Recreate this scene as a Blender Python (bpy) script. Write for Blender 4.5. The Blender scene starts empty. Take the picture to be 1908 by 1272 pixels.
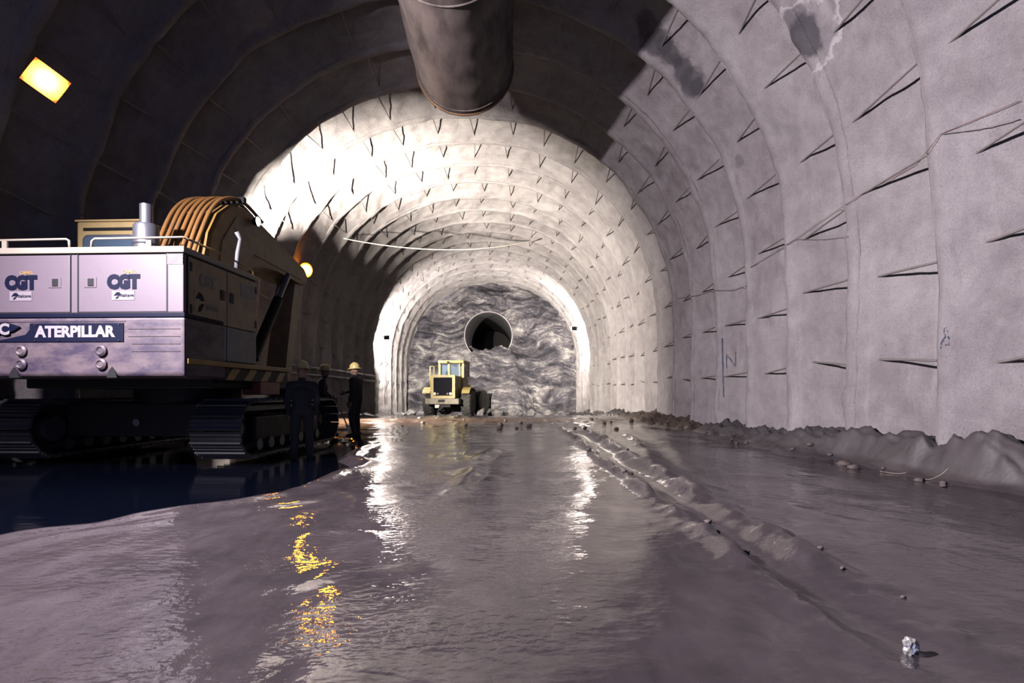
import bpy, bmesh, math, random
import numpy as np
from mathutils import Vector, Matrix, Quaternion

random.seed(7)
PI = math.pi
sc = bpy.context.scene
COL = sc.collection

# ------------------------------------------------------------------ camera, world, lights, exposure
IMG_W, IMG_H, FPX = 1908.0, 1272.0, 1000.0
VPX, VPY = 950.0, 732.0                      # where the tunnel axis vanishes
cam_d = bpy.data.cameras.new('camera')
cam_d.sensor_width = 36.0
cam_d.lens = FPX * 36.0 / IMG_W
cam_d.shift_x = (IMG_W / 2 - VPX) / IMG_W
cam_d.shift_y = (VPY - IMG_H / 2) / IMG_W
cam_d.clip_start = 0.05
cam_d.clip_end = 200
cam = bpy.data.objects.new('camera', cam_d)
cam.rotation_euler = (PI / 2, 0, 0)
COL.objects.link(cam)
sc.camera = cam

world = bpy.data.worlds.new('world')
sc.world = world
world.use_nodes = True
world.node_tree.nodes['Background'].inputs[0].default_value = (0.10, 0.22, 0.75, 1)
world.node_tree.nodes['Background'].inputs[1].default_value = 0.7

sc.cycles.max_bounces = 8
sc.cycles.diffuse_bounces = 2
sc.view_settings.view_transform = 'Standard'
sc.view_settings.look = 'None'
sc.view_settings.exposure = 2.0
sc.view_settings.gamma = 1.0
sc.view_settings.use_curve_mapping = False


def area(name, loc, direction, power, color, size, size_y=None):
    d = bpy.data.lights.new(name, 'AREA')
    d.energy = power
    d.color = color
    d.size = size
    if size_y:
        d.shape = 'RECTANGLE'
        d.size_y = size_y
    o = bpy.data.objects.new(name, d)
    o.location = loc
    o.rotation_euler = Vector(direction).to_track_quat('-Z', 'Y').to_euler()
    COL.objects.link(o)
    return o


# floodlight behind the camera, high on the left side, turned across the tunnel
area('floodlight_beam_entry', (-6.2, 3.2, 4.15), (0.80, 0.11, -0.59), 3500, (1.0, 0.92, 0.97), 0.35)
# floodlight on the left wall beyond the excavator, turned towards the face
area('floodlight_beam_middle', (-7.75, 15.25, 2.9), (-0.21, 1, -0.01), 17500, (1.0, 0.93, 0.78), 0.22)
# two floodlights close to the face
area('floodlight_beam_face', (-7.55, 33.0, 3.4), (0.12, 1, 0.05), 3100, (1.0, 0.94, 0.82), 0.35)
area('floodlight_beam_face_b', (4.3, 35.9, 4.3), (-0.12, 1, 0.0), 1800, (1.0, 0.94, 0.82), 0.35)

# ------------------------------------------------------------------ noise
_rng = np.random.RandomState(3)
_T = _rng.rand(4096)


def _h(i, j, k):
    return _T[(i * 73 + j * 1987 + k * 911 + (i * j) * 13 + (j * k) * 7) & 4095]


def vn(x, y, z=0.0):
    x, y, z = np.broadcast_arrays(np.asarray(x, float), np.asarray(y, float), np.asarray(z, float))
    xi, yi, zi = np.floor(x).astype(int), np.floor(y).astype(int), np.floor(z).astype(int)
    fx, fy, fz = x - xi, y - yi, z - zi
    fx, fy, fz = [f * f * (3 - 2 * f) for f in (fx, fy, fz)]
    r = 0
    for a in (0, 1):
        wa = fx if a else 1 - fx
        for b in (0, 1):
            wb = fy if b else 1 - fy
            for c in (0, 1):
                wc = fz if c else 1 - fz
                r = r + wa * wb * wc * _h(xi + a, yi + b, zi + c)
    return r * 2 - 1


def fbm(x, y, z=0.0, oct=4):
    r, a, s = 0, 1.0, 1.0
    for _ in range(oct):
        r = r + a * vn(np.asarray(x) * s + 17.3 * _, np.asarray(y) * s + 5.1 * _, np.asarray(z) * s)
        a *= 0.5
        s *= 2.03
    return r


def sstep(a, b, x):
    t = np.clip((np.asarray(x, float) - a) / (b - a), 0, 1)
    return t * t * (3 - 2 * t)


# ------------------------------------------------------------------ materials
def new_mat(name):
    m = bpy.data.materials.new(name)
    m.use_nodes = True
    nt = m.node_tree
    return m, nt, nt.nodes['Principled BSDF']


def N(nt, kind, **kw):
    n = nt.nodes.new(kind)
    for k, v in kw.items():
        if k in n.inputs:
            n.inputs[k].default_value = v
        else:
            setattr(n, k, v)
    return n


def ramp(nt, fac, stops):
    r = nt.nodes.new('ShaderNodeValToRGB')
    e = r.color_ramp.elements
    while len(e) < len(stops):
        e.new(0.5)
    for i, (p, c) in enumerate(stops):
        e[i].position = p
        e[i].color = tuple(c) + (1,) if len(c) == 3 else c
    nt.links.new(fac, r.inputs[0])
    return r


def mixc(nt, fac, a, b, blend='MIX'):
    n = nt.nodes.new('ShaderNodeMix')
    n.data_type = 'RGBA'
    n.blend_type = blend
    for s, v in ((n.inputs[0], fac), (n.inputs[6], a), (n.inputs[7], b)):
        if hasattr(v, 'is_output'):
            nt.links.new(v, s)
        elif isinstance(v, (int, float)):
            s.default_value = v
        else:
            s.default_value = tuple(v) + (1,)
    return n.outputs[2]


def mathn(nt, op, a, b=0.0, clamp=False):
    n = nt.nodes.new('ShaderNodeMath')
    n.operation = op
    n.use_clamp = clamp
    for s, v in ((n.inputs[0], a), (n.inputs[1], b)):
        if hasattr(v, 'is_output'):
            nt.links.new(v, s)
        else:
            s.default_value = v
    return n.outputs[0]


def noise(nt, scale, detail=4, rough=0.55, dist=0.0, vec=None):
    n = N(nt, 'ShaderNodeTexNoise', Scale=scale, Detail=detail, Roughness=rough, Distortion=dist)
    if vec is not None:
        nt.links.new(vec, n.inputs['Vector'])
    return n.outputs[0]


def gpos(nt):
    return nt.nodes.new('ShaderNodeNewGeometry').outputs['Position']


def opos(nt):
    return nt.nodes.new('ShaderNodeTexCoord').outputs['Object']


def scaled(nt, vec, s):
    m = nt.nodes.new('ShaderNodeMapping')
    m.inputs['Scale'].default_value = s
    nt.links.new(vec, m.inputs['Vector'])
    return m.outputs[0]


def bump(nt, bs, height, strength, dist=0.02, prev=None):
    b = nt.nodes.new('ShaderNodeBump')
    b.inputs['Strength'].default_value = strength
    b.inputs['Distance'].default_value = dist
    nt.links.new(height, b.inputs['Height'])
    if prev is not None:
        nt.links.new(prev, b.inputs['Normal'])
    nt.links.new(b.outputs[0], bs.inputs['Normal'])
    return b.outputs[0]


AK = 0.25      # the film rendered all pigments dark; lamps are strong


def paint(name, col, rough=0.5, metal=0.0, grime=0.25, grime_col=(0.05, 0.045, 0.05), gscale=5, spec=0.14, streak=None, lo=0.42, hi=0.72):
    col = tuple(c * AK for c in col)
    grime_col = tuple(c * AK for c in grime_col)
    m, nt, bs = new_mat(name)
    v = opos(nt)
    n1 = noise(nt, gscale, 6, 0.65, vec=v if streak is None else scaled(nt, v, streak))
    r = ramp(nt, n1, [(lo, (0, 0, 0)), (hi, (1, 1, 1))])
    f = mathn(nt, 'MULTIPLY', r.outputs[0], grime)
    c = mixc(nt, f, col, grime_col)
    nt.links.new(c, bs.inputs['Base Color'])
    rr = mathn(nt, 'ADD', mathn(nt, 'MULTIPLY', n1, 0.3), rough - 0.15)
    nt.links.new(rr, bs.inputs['Roughness'])
    bs.inputs['Metallic'].default_value = metal
    bs.inputs['Specular IOR Level'].default_value = spec
    bump(nt, bs, noise(nt, 60, 3, vec=v), 0.06, 0.01)
    return m


def emit(name, col, strength, r0=None, r1=None):
    m, nt, bs = new_mat(name)
    if r0:          # glow painted into the lens: hot in the middle, deep orange at the rim
        ln = nt.nodes.new('ShaderNodeVectorMath')
        ln.operation = 'LENGTH'
        nt.links.new(opos(nt), ln.inputs[0])
        mr = N(nt, 'ShaderNodeMapRange')
        mr.inputs['From Min'].default_value = r0
        mr.inputs['From Max'].default_value = r1
        nt.links.new(ln.outputs['Value'], mr.inputs['Value'])
        rp = ramp(nt, mr.outputs[0], [(0.0, (1.0, 0.55, 0.12)), (0.45, (1.0, 0.36, 0.04)), (1.0, (0.16, 0.025, 0.0))] if strength < 5 else [(0.0, (1.0, 0.32, 0.012)), (0.40, (0.75, 0.20, 0.004)), (0.75, (0.10, 0.014, 0.0)), (1.0, (0.02, 0.0022, 0.0))])
        nt.links.new(rp.outputs[0], bs.inputs['Emission Color'])
        bs.inputs['Base Color'].default_value = (0.1, 0.1, 0.1, 1)
        bs.inputs['Emission Strength'].default_value = strength
        return m
    bs.inputs['Base Color'].default_value = (0.8, 0.8, 0.8, 1)
    bs.inputs['Emission Color'].default_value = tuple(col) + (1,)
    bs.inputs['Emission Strength'].default_value = strength
    return m


def mat_shotcrete():
    m, nt, bs = new_mat('shotcrete')
    p = gpos(nt)
    big = noise(nt, 0.45, 5, 0.6, 0.4, vec=p)
    mid = noise(nt, 3.2, 6, 0.65, 0.2, vec=p)
    fine = noise(nt, 22, 5, 0.7, vec=p)
    grit = noise(nt, 48, 6, 0.85, vec=p)
    c = ramp(nt, mathn(nt, 'ADD', mathn(nt, 'MULTIPLY', big, 0.55), mathn(nt, 'MULTIPLY', mid, 0.45)),
             [(0.36, (0.080, 0.070, 0.074)), (0.50, (0.106, 0.095, 0.099)), (0.64, (0.132, 0.121, 0.124))])
    c = c.outputs[0]
    spk = ramp(nt, grit, [(0.30, (0.40, 0.40, 0.40)), (0.44, (0.92, 0.92, 0.92)), (0.62, (1.12, 1.12, 1.12))])
    c = mixc(nt, 1.0, c, spk.outputs[0], 'MULTIPLY')
    # long pale seepage streaks and grey damp films, each with its own outline
    drip = noise(nt, 1.0, 5, 0.6, 0.5, vec=scaled(nt, p, (0.8, 2.2, 0.22)))
    dr = ramp(nt, drip, [(0.56, (0, 0, 0)), (0.70, (1, 1, 1))])
    c = mixc(nt, mathn(nt, 'MULTIPLY', dr.outputs[0], 0.35), c, (0.155, 0.144, 0.146))
    damp = ramp(nt, noise(nt, 0.33, 5, 0.7, 1.2, vec=scaled(nt, p, (1, 1.4, 0.6))), [(0.58, (0, 0, 0)), (0.66, (1, 1, 1))])
    c = mixc(nt, mathn(nt, 'MULTIPLY', damp.outputs[0], 0.28), c, (0.055, 0.048, 0.055))
    # wet stains on the right haunch: (centre, stretch, radius)
    warp = mathn(nt, 'MULTIPLY', mathn(nt, 'SUBTRACT', noise(nt, 2.6, 4, 0.6, vec=p), 0.5), 1.0)
    for (cx, cy, cz, rr, core, ring) in STAINS:
        d = nt.nodes.new('ShaderNodeVectorMath')
        d.operation = 'DISTANCE'
        nt.links.new(p, d.inputs[0])
        d.inputs[1].default_value = (cx, cy, cz)
        dd = mathn(nt, 'ADD', mathn(nt, 'DIVIDE', d.outputs['Value'], rr), warp)
        rg = ramp(nt, dd, [(0.86, (0, 0, 0)), (0.93, (1, 1, 1)), (0.98, (1, 1, 1)), (1.0, (0, 0, 0))])
        cr = ramp(nt, dd, [(0.42, (1, 1, 1)), (0.62, (0, 0, 0))])
        if ring:
            c = mixc(nt, mathn(nt, 'MULTIPLY', rg.outputs[0], 0.8), c, (0.18, 0.17, 0.17))
        c = mixc(nt, mathn(nt, 'MULTIPLY', cr.outputs[0], core), c, (0.022, 0.02, 0.024))
    c = mixc(nt, 1.0, c, (0.6, 0.6, 0.6), 'MULTIPLY')
    nt.links.new(c, bs.inputs['Base Color'])
    bs.inputs['Roughness'].default_value = 0.85
    bs.inputs['Specular IOR Level'].default_value = 0.08
    b1 = bump(nt, bs, mid, 0.40, 0.06)
    b2 = bump(nt, bs, fine, 0.65, 0.022, b1)
    bump(nt, bs, grit, 0.9, 0.012, b2)
    return m


def mat_rock():
    m, nt, bs = new_mat('rock_face')
    p = gpos(nt)
    w = nt.nodes.new('ShaderNodeTexNoise')
    w.inputs['Scale'].default_value = 0.28
    w.inputs['Detail'].default_value = 4
    nt.links.new(p, w.inputs['Vector'])
    off = nt.nodes.new('ShaderNodeVectorMath')
    off.operation = 'MULTIPLY_ADD'
    nt.links.new(w.outputs['Color'], off.inputs[0])
    off.inputs[1].default_value = (3.2, 1, 3.2)
    nt.links.new(p, off.inputs[2])
    sv = scaled(nt, off.outputs[0], (0.20, 0.3, 0.95))
    bands = noise(nt, 1.6, 9, 0.72, 0.9, vec=sv)
    blot = noise(nt, 0.5, 5, 0.7, 0.5, vec=p)
    f = mathn(nt, 'ADD', mathn(nt, 'MULTIPLY', bands, 0.68), mathn(nt, 'MULTIPLY', blot, 0.32))
    c = ramp(nt, f, [(0.41, (0.008, 0.007, 0.012)), (0.465, (0.045, 0.039, 0.052)), (0.52, (0.105, 0.092, 0.102)), (0.60, (0.33, 0.305, 0.295))])
    g = ramp(nt, noise(nt, 9, 5, 0.7, vec=p), [(0.3, (0.45, 0.45, 0.48)), (0.6, (1, 1, 1))])
    nt.links.new(mixc(nt, 1.0, mixc(nt, 0.8, c.outputs[0], g.outputs[0], 'MULTIPLY'), (0.30, 0.30, 0.305), 'MULTIPLY'), bs.inputs['Base Color'])
    bs.inputs['Roughness'].default_value = 0.7
    bs.inputs['Specular IOR Level'].default_value = 0.15
    b1 = bump(nt, bs, bands, 0.8, 0.35)
    bump(nt, bs, noise(nt, 7, 6, 0.7, vec=p), 0.7, 0.12, b1)
    return m


def mat_mud():
    m, nt, bs = new_mat('wet_mud')
    p = gpos(nt)
    sep = nt.nodes.new('ShaderNodeSeparateXYZ')
    nt.links.new(p, sep.inputs[0])
    big = noise(nt, 0.5, 5, 0.6, 0.6, vec=p)
    mid = noise(nt, 4.0, 6, 0.65, 0.3, vec=scaled(nt, p, (1.5, 0.7, 1)))
    fine = noise(nt, 38, 5, 0.65, vec=p)
    c = ramp(nt, mathn(nt, 'ADD', mathn(nt, 'MULTIPLY', big, 0.5), mathn(nt, 'MULTIPLY', mid, 0.5)),
             [(0.36, (0.017, 0.0145, 0.016)), (0.50, (0.025, 0.021, 0.0225)), (0.64, (0.034, 0.029, 0.0305))])
    # brown clay churned up along the brow of the bench
    yb = mathn(nt, 'ADD', sep.outputs[1], mathn(nt, 'MULTIPLY', mathn(nt, 'SUBTRACT', mid, 0.5), 9.0))
    cl = ramp(nt, mathn(nt, 'DIVIDE', yb, 40.0), [(0.33, (0, 0, 0)), (0.41, (1, 1, 1)), (0.53, (1, 1, 1)), (0.60, (0, 0, 0))])
    c2 = mixc(nt, mathn(nt, 'MULTIPLY', cl.outputs[0], 0.85), c.outputs[0], (0.040, 0.022, 0.012))
    # mud drying on the banks
    hz = ramp(nt, mathn(nt, 'ADD', sep.outputs[2], 1.0), [(0.05, (0, 0, 0)), (0.45, (1, 1, 1))])
    c3 = mixc(nt, mathn(nt, 'MULTIPLY', hz.outputs[0], 0.4), c2, (0.026, 0.0195, 0.0225))
    nt.links.new(mixc(nt, 1.0, c3, (0.31, 0.30, 0.315), 'MULTIPLY'), bs.inputs['Base Color'])
    wet = ramp(nt, mathn(nt, 'ADD', mathn(nt, 'MULTIPLY', big, 0.6), mathn(nt, 'MULTIPLY', mid, 0.4)), [(0.45, (0.02, 0.02, 0.02)), (0.62, (0.09, 0.09, 0.09))])
    dry = ramp(nt, mathn(nt, 'ADD', sep.outputs[2], 1.05), [(0.03, (0, 0, 0)), (0.16, (1, 1, 1))])
    ro = mathn(nt, 'ADD', wet.outputs[0], mathn(nt, 'MULTIPLY', dry.outputs[0], 0.6))
    nt.links.new(ro, bs.inputs['Roughness'])
    bs.inputs['IOR'].default_value = 1.33
    bs.inputs['Specular IOR Level'].default_value = 0.5
    # ripples and grit stand out of the film in patches only
    patch = ramp(nt, noise(nt, 0.8, 4, 0.6, 0.6, vec=p), [(0.42, (0.22, 0.22, 0.22)), (0.60, (1, 1, 1))])
    b1 = bump(nt, bs, mathn(nt, 'MULTIPLY', mid, patch.outputs[0]), 0.12, 0.03)
    b2 = bump(nt, bs, mathn(nt, 'MULTIPLY', noise(nt, 20, 1, 0.4, vec=scaled(nt, p, (0.8, 1.2, 1))), patch.outputs[0]), 0.42, 0.012, b1)
    b3 = bump(nt, bs, noise(nt, 7, 2, 0.5, vec=scaled(nt, p, (0.6, 1.3, 1))), 0.09, 0.02, b2)
    bump(nt, bs, mathn(nt, 'MULTIPLY', noise(nt, 55, 1, 0.5, vec=p), patch.outputs[0]), 0.30, 0.004, b3)
    return m


def mat_water():
    m, nt, bs = new_mat('puddle_water')
    p = gpos(nt)
    bs.inputs['Base Color'].default_value = (0.0002, 0.0003, 0.0008, 1)
    bs.inputs['Roughness'].default_value = 0.07
    b1 = bump(nt, bs, noise(nt, 3.0, 3, 0.5, vec=scaled(nt, p, (0.7, 1.6, 1))), 0.12, 0.03)
    bump(nt, bs, noise(nt, 24, 3, 0.5, vec=p), 0.10, 0.006, b1)
    return m


def mat_rubble():
    m, nt, bs = new_mat('rubble')
    p = gpos(nt)
    n1 = noise(nt, 2.2, 7, 0.75, 0.3, vec=p)
    c = ramp(nt, n1, [(0.38, (0.006, 0.005, 0.007)), (0.5, (0.022, 0.019, 0.022)), (0.64, (0.058, 0.052, 0.052))])
    nt.links.new(c.outputs[0], bs.inputs['Base Color'])
    bs.inputs['Roughness'].default_value = 0.8
    bump(nt, bs, noise(nt, 5, 6, 0.75, vec=p), 0.9, 0.15)
    return m


# ------------------------------------------------------------------ mesh helpers
def link(name, me, m=None, parent=None):
    o = bpy.data.objects.new(name, me)
    COL.objects.link(o)
    if parent is not None:
        o.parent = parent
    if m is not None and me is not None:
        ms = m if isinstance(m, (list, tuple)) else [m]
        if len(me.materials) == 0:
            for q in ms:
                me.materials.append(q)
    return o


def obj(name, bm, m, parent=None, smooth=False, bevel=0.0, seg=2):
    if bevel > 0:
        bmesh.ops.bevel(bm, geom=list(bm.edges), offset=bevel, segments=seg, profile=0.5, affect='EDGES', clamp_overlap=True)
    me = bpy.data.meshes.new(name)
    bmesh.ops.recalc_face_normals(bm, faces=bm.faces)
    bm.to_mesh(me)
    bm.free()
    if smooth:
        me.polygons.foreach_set('use_smooth', [True] * len(me.polygons))
        if smooth == 'auto':
            try:
                me.set_sharp_from_angle(angle=math.radians(40))
            except Exception:
                pass
    return link(name, me, m, parent)


def grid_obj(name, P, m, parent=None, flip=False):
    """P: array (r, c, 3)"""
    r, c, _ = P.shape
    me = bpy.data.meshes.new(name)
    idx = np.arange(r * c).reshape(r, c)
    a, b, d, e = idx[:-1, :-1].ravel(), idx[1:, :-1].ravel(), idx[1:, 1:].ravel(), idx[:-1, 1:].ravel()
    F = np.stack([a, b, d, e] if not flip else [a, e, d, b], 1)
    me.from_pydata(P.reshape(-1, 3).tolist(), [], F.tolist())
    me.polygons.foreach_set('use_smooth', [True] * len(me.polygons))
    me.update()
    return link(name, me, m, parent)


def B():
    return bmesh.new()


def box(bm, x0, x1, y0, y1, z0, z1):
    M = Matrix.Translation(((x0 + x1) / 2, (y0 + y1) / 2, (z0 + z1) / 2)) @ Matrix.Diagonal((abs(x1 - x0), abs(y1 - y0), abs(z1 - z0), 1))
    bmesh.ops.create_cube(bm, size=1, matrix=M)
    return bm


def cyl(bm, p0, p1, r0, r1=None, seg=16, caps=True):
    p0, p1 = Vector(p0), Vector(p1)
    d = p1 - p0
    M = Matrix.Translation((p0 + p1) / 2) @ d.to_track_quat('Z', 'Y').to_matrix().to_4x4()
    bmesh.ops.create_cone(bm, cap_ends=caps, segments=seg, radius1=r0, radius2=r0 if r1 is None else r1, depth=d.length, matrix=M)
    return bm


def ball(bm, c, r, sx=1, sy=1, sz=1, u=16, v=10, rot=None):
    M = Matrix.Translation(c) @ (rot or Matrix.Identity(4)) @ Matrix.Diagonal((sx * r, sy * r, sz * r, 1))
    bmesh.ops.create_uvsphere(bm, u_segments=u, v_segments=v, radius=1, matrix=M)
    return bm


def tube(bm, pts, r, seg=8, caps=True):
    pts = [Vector(p) for p in pts]
    rings = []
    up = None
    for i, p in enumerate(pts):
        t = (pts[min(i + 1, len(pts) - 1)] - pts[max(i - 1, 0)]).normalized()
        if up is None:
            a = Vector((0, 0, 1)) if abs(t.z) < 0.9 else Vector((1, 0, 0))
            up = (a - t * a.dot(t)).normalized()
        else:
            up = (up - t * up.dot(t))
            up.normalize()
        s = t.cross(up)
        rr = r[i] if isinstance(r, (list, tuple)) else r
        rings.append([bm.verts.new(p + (up * math.cos(2 * PI * k / seg) + s * math.sin(2 * PI * k / seg)) * rr) for k in range(seg)])
    for a, b in zip(rings[:-1], rings[1:]):
        for k in range(seg):
            bm.faces.new((a[k], a[(k + 1) % seg], b[(k + 1) % seg], b[k]))
    if caps:
        bm.faces.new(rings[0])
        bm.faces.new(rings[-1][::-1])
    return bm


def prism(bm, prof, x0, x1, axis='x'):
    """extrude a closed (u, v) outline: axis x -> (y, z); axis y -> (x, z); axis z -> (x, y)"""
    def P(u, v, w):
        return {'x': (w, u, v), 'y': (u, w, v), 'z': (u, v, w)}[axis]
    a = [bm.verts.new(P(u, v, x0)) for u, v in prof]
    b = [bm.verts.new(P(u, v, x1)) for u, v in prof]
    n = len(prof)
    bm.faces.new(a[::-1])
    bm.faces.new(b)
    for i in range(n):
        bm.faces.new((a[i], a[(i + 1) % n], b[(i + 1) % n], b[i]))
    return bm


def lathe(bm, prof, seg=24, M=None):
    """prof (r, z) revolved about z, then M"""
    M = M or Matrix.Identity(4)
    rings = []
    for r, z in prof:
        if r < 1e-6:
            rings.append([bm.verts.new(M @ Vector((0, 0, z)))])
        else:
            rings.append([bm.verts.new(M @ Vector((r * math.cos(2 * PI * k / seg), r * math.sin(2 * PI * k / seg), z))) for k in range(seg)])
    for a, b in zip(rings[:-1], rings[1:]):
        for k in range(seg):
            k2 = (k + 1) % seg
            if len(a) == 1 and len(b) == 1:
                continue
            if len(a) == 1:
                bm.faces.new((a[0], b[k2], b[k]))
            elif len(b) == 1:
                bm.faces.new((a[k], a[k2], b[0]))
            else:
                bm.faces.new((a[k], a[k2], b[k2], b[k]))
    return bm


def rrect(x0, x1, z0, z1, r, n=5):
    pts = []
    for cx, cz, a0 in ((x1 - r, z1 - r, 0), (x0 + r, z1 - r, 90), (x0 + r, z0 + r, 180), (x1 - r, z0 + r, 270)):
        for k in range(n + 1):
            a = math.radians(a0 + 90 * k / n)
            pts.append((cx + r * math.cos(a), cz + r * math.sin(a)))
    return pts


def thing(name, label, cat, loc=(0, 0, 0), rotz=0.0, group=None):
    o = bpy.data.objects.new(name, None)
    COL.objects.link(o)
    o.location = loc
    o.rotation_euler = (0, 0, rotz)
    return tag(o, label, cat, group)


def tag(o, label, cat=None, group=None, kind=None):
    if label:
        o['label'] = label
    if cat:
        o['category'] = cat
    if group:
        o['group'] = group
    if kind:
        o['kind'] = kind
    return o


def text_obj(name, s, size, m, parent, M, depth=0.002, bold=0.0, sx=1.0):
    cu = bpy.data.curves.new(name, 'FONT')
    cu.body = s
    cu.size = size
    cu.extrude = depth
    cu.offset = bold
    cu.align_x = 'CENTER'
    cu.align_y = 'CENTER'
    cu.resolution_u = 3
    t = bpy.data.objects.new(name, cu)
    COL.objects.link(t)
    bpy.context.view_layer.update()
    me = bpy.data.meshes.new_from_object(t.evaluated_get(bpy.context.evaluated_depsgraph_get()))
    bpy.data.objects.remove(t)
    bpy.data.curves.remove(cu)
    me.transform(M @ Matrix.Diagonal((sx, 1, 1, 1)))
    me.name = name
    me.materials.clear()
    return link(name, me, m, parent)


REAR = Matrix.Rotation(PI / 2, 4, 'X')                                        # text that faces -y
SIDE = Matrix.Rotation(PI / 2, 4, 'Z') @ Matrix.Rotation(PI / 2, 4, 'X')      # text that faces +x

# ------------------------------------------------------------------ the tunnel section
AX, ZC, RA, ZB = -1.47, 2.2, 6.8, -2.3
_ph = np.linspace(0, PI, 721)
_e = 2 / 2.15
_cx = np.sign(np.cos(_ph)) * np.abs(np.cos(_ph)) ** _e * RA
_cz = np.abs(np.sin(_ph)) ** _e * RA
_low = np.linspace(ZB - ZC, 0, 60)[:-1]
CX = np.concatenate([np.full(59, RA), _cx, np.full(59, -RA)]) + AX
CZ = np.concatenate([_low, _cz, _low[::-1]]) + ZC
_ds = np.hypot(np.diff(CX), np.diff(CZ))
CS = np.concatenate([[0], np.cumsum(_ds)])
LTOT = CS[-1]
_tx, _tz = np.gradient(CX, CS), np.gradient(CZ, CS)
_tl = np.hypot(_tx, _tz)
NX, NZ = _tz / _tl, -_tx / _tl               # outward normals

RIB0, SP, HW = 6.6, 1.81, 0.15
FACE_Y = 44.4


def offset_d(s, y):
    k = np.floor((y - RIB0 + HW) / SP)
    t = (y - RIB0 + HW) - k * SP                  # 0 .. SP, the rib is 0 .. 2*HW
    rib = -0.03 + 0.05 * ((t - HW) / HW) ** 2
    u = np.clip((t - 2 * HW) / (SP - 2 * HW), 0, 1)
    amp = 0.35 + 0.11 * vn(s * 0.35 + k * 7.7, k * 3.1)
    bay = amp * (1 - u) ** 0.85 * sstep(0, 0.05, u) + 0.02
    d = np.where(t < 2 * HW, rib, bay)
    lump = 0.055 * fbm(s * 0.9, y * 0.9, 2.0, 3) + 0.026 * fbm(s * 3.6, y * 3.6, 5.0, 3)
    return d + lump * np.where(t < 2 * HW, 0.7, 1.0)


def lining(s, y, extra=0.0):
    s, y = np.broadcast_arrays(np.asarray(s, float), np.asarray(y, float))
    d = offset_d(s, y) + extra
    yy = y + 0.05 * fbm(s * 0.6, y * 0.25, 9.0, 3)
    x = np.interp(s, CS, CX) + np.interp(s, CS, NX) * d
    z = np.interp(s, CS, CZ) + np.interp(s, CS, NZ) * d
    return np.stack([x, yy, z], -1)


def on_wall(px, py, off=-0.02):
    """walk along a sight line until it leaves the real lining (returns point, arc position)"""
    ux, uz = (px - VPX) / FPX, (VPY - py) / FPX
    y = np.arange(3.0, 45.0, 0.02)
    x, z = ux * y, uz * y
    i = np.argmin((CX[None, :] - x[:, None]) ** 2 + (CZ[None, :] - z[:, None]) ** 2, axis=1)
    dist = (x - CX[i]) * NX[i] + (z - CZ[i]) * NZ[i]
    yp = y - 0.05 * fbm(CS[i] * 0.6, y * 0.25, 9.0, 3)
    out = dist > offset_d(CS[i], yp) + off
    k = int(np.argmax(out)) if out.any() else len(y) - 1
    return (float(x[k]), float(y[k]), float(z[k])), float(CS[i[k]])


STAINS = []
for (a, b, r, core, ring) in ((1498, 70, 0.62, 0.85, True), (1480, 30, 0.40, 0.5, False), (1205, 50, 0.62, 0.7, False), (1228, 78, 0.62, 0.8, False), (1250, 102, 0.62, 0.8, False), (1272, 128, 0.62, 0.8, False), (1290, 152, 0.62, 0.8, False),
                              (1298, 160, 0.36, 0.8, False), (1338, 188, 0.26, 0.2, False), (1376, 298, 0.26, 0.4, False),
                              (1215, 300, 0.9, 0.25, False), (1256, 350, 0.7, 0.22, False)):
    q, _s = on_wall(a, b)
    STAINS.append((q[0], q[1], q[2], r, core, ring))

M = {}
M['shot'] = mat_shotcrete()
M['rock'] = mat_rock()
M['mud'] = mat_mud()
M['water'] = mat_water()
M['rubble'] = mat_rubble()
M['steel'] = paint('rusty_bar', (0.19, 0.165, 0.16), 0.6, 0.2, 0.4)
M['duct'] = paint('duct_sheet', (0.24, 0.195, 0.18), 0.62, 0.25, 0.8, (0.04, 0.03, 0.03), gscale=1.6, streak=(1.6, 0.5, 1.6), lo=0.40, hi=0.66)
M['white'] = paint('white_paint', (0.092, 0.071, 0.094), 0.5, 0, 0.35, (0.055, 0.038, 0.056))
M['cream'] = paint('cream_paint', (0.24, 0.21, 0.18), 0.45, 0, 0.15)
M['cw'] = paint('dirty_counterweight', (0.082, 0.060, 0.072), 0.55, 0, 1.0, (0.020, 0.012, 0.033), 2.2, streak=(1, 1, 2.4), lo=0.40, hi=0.62)
M['yellow'] = paint('old_yellow', (0.30, 0.17, 0.045), 0.5, 0, 0.35)
M['side'] = paint('dull_side_paint', (0.30, 0.21, 0.11), 0.5, 0, 0.4)
M['cab'] = paint('cab_yellow', (0.46, 0.33, 0.15), 0.5, 0, 0.2)
M['grey'] = paint('grey_panel', (0.15, 0.15, 0.165), 0.5, 0, 0.3)
M['navy'] = paint('navy', (0.0015, 0.0025, 0.016), 0.6, 0, 0.15, (0.0, 0.0, 0.0), spec=0.04)
M['badge_white'] = paint('badge_white', (0.21, 0.185, 0.215), 0.5, 0, 0.12)
M['sticker'] = paint('sticker_white', (0.165, 0.14, 0.168), 0.5, 0, 0.12)
M['pink'] = paint('pink_print', (0.13, 0.02, 0.055), 0.5, 0, 0.1)
M['dark'] = paint('dark_steel', (0.012, 0.012, 0.015), 0.6, 0.2, 0.3, (0.006, 0.005, 0.006), spec=0.08)
M['track'] = paint('track_steel', (0.06, 0.06, 0.075), 0.45, 0.4, 0.5, (0.05, 0.045, 0.05))
M['galv'] = paint('galvanised', (0.22, 0.22, 0.27), 0.4, 0.7, 0.25, gscale=8)
M['hose'] = paint('orange_hose', (0.26, 0.12, 0.035), 0.5, 0, 0.35)
M['red'] = paint('dark_red', (0.20, 0.03, 0.02), 0.5, 0, 0.3)
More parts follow.
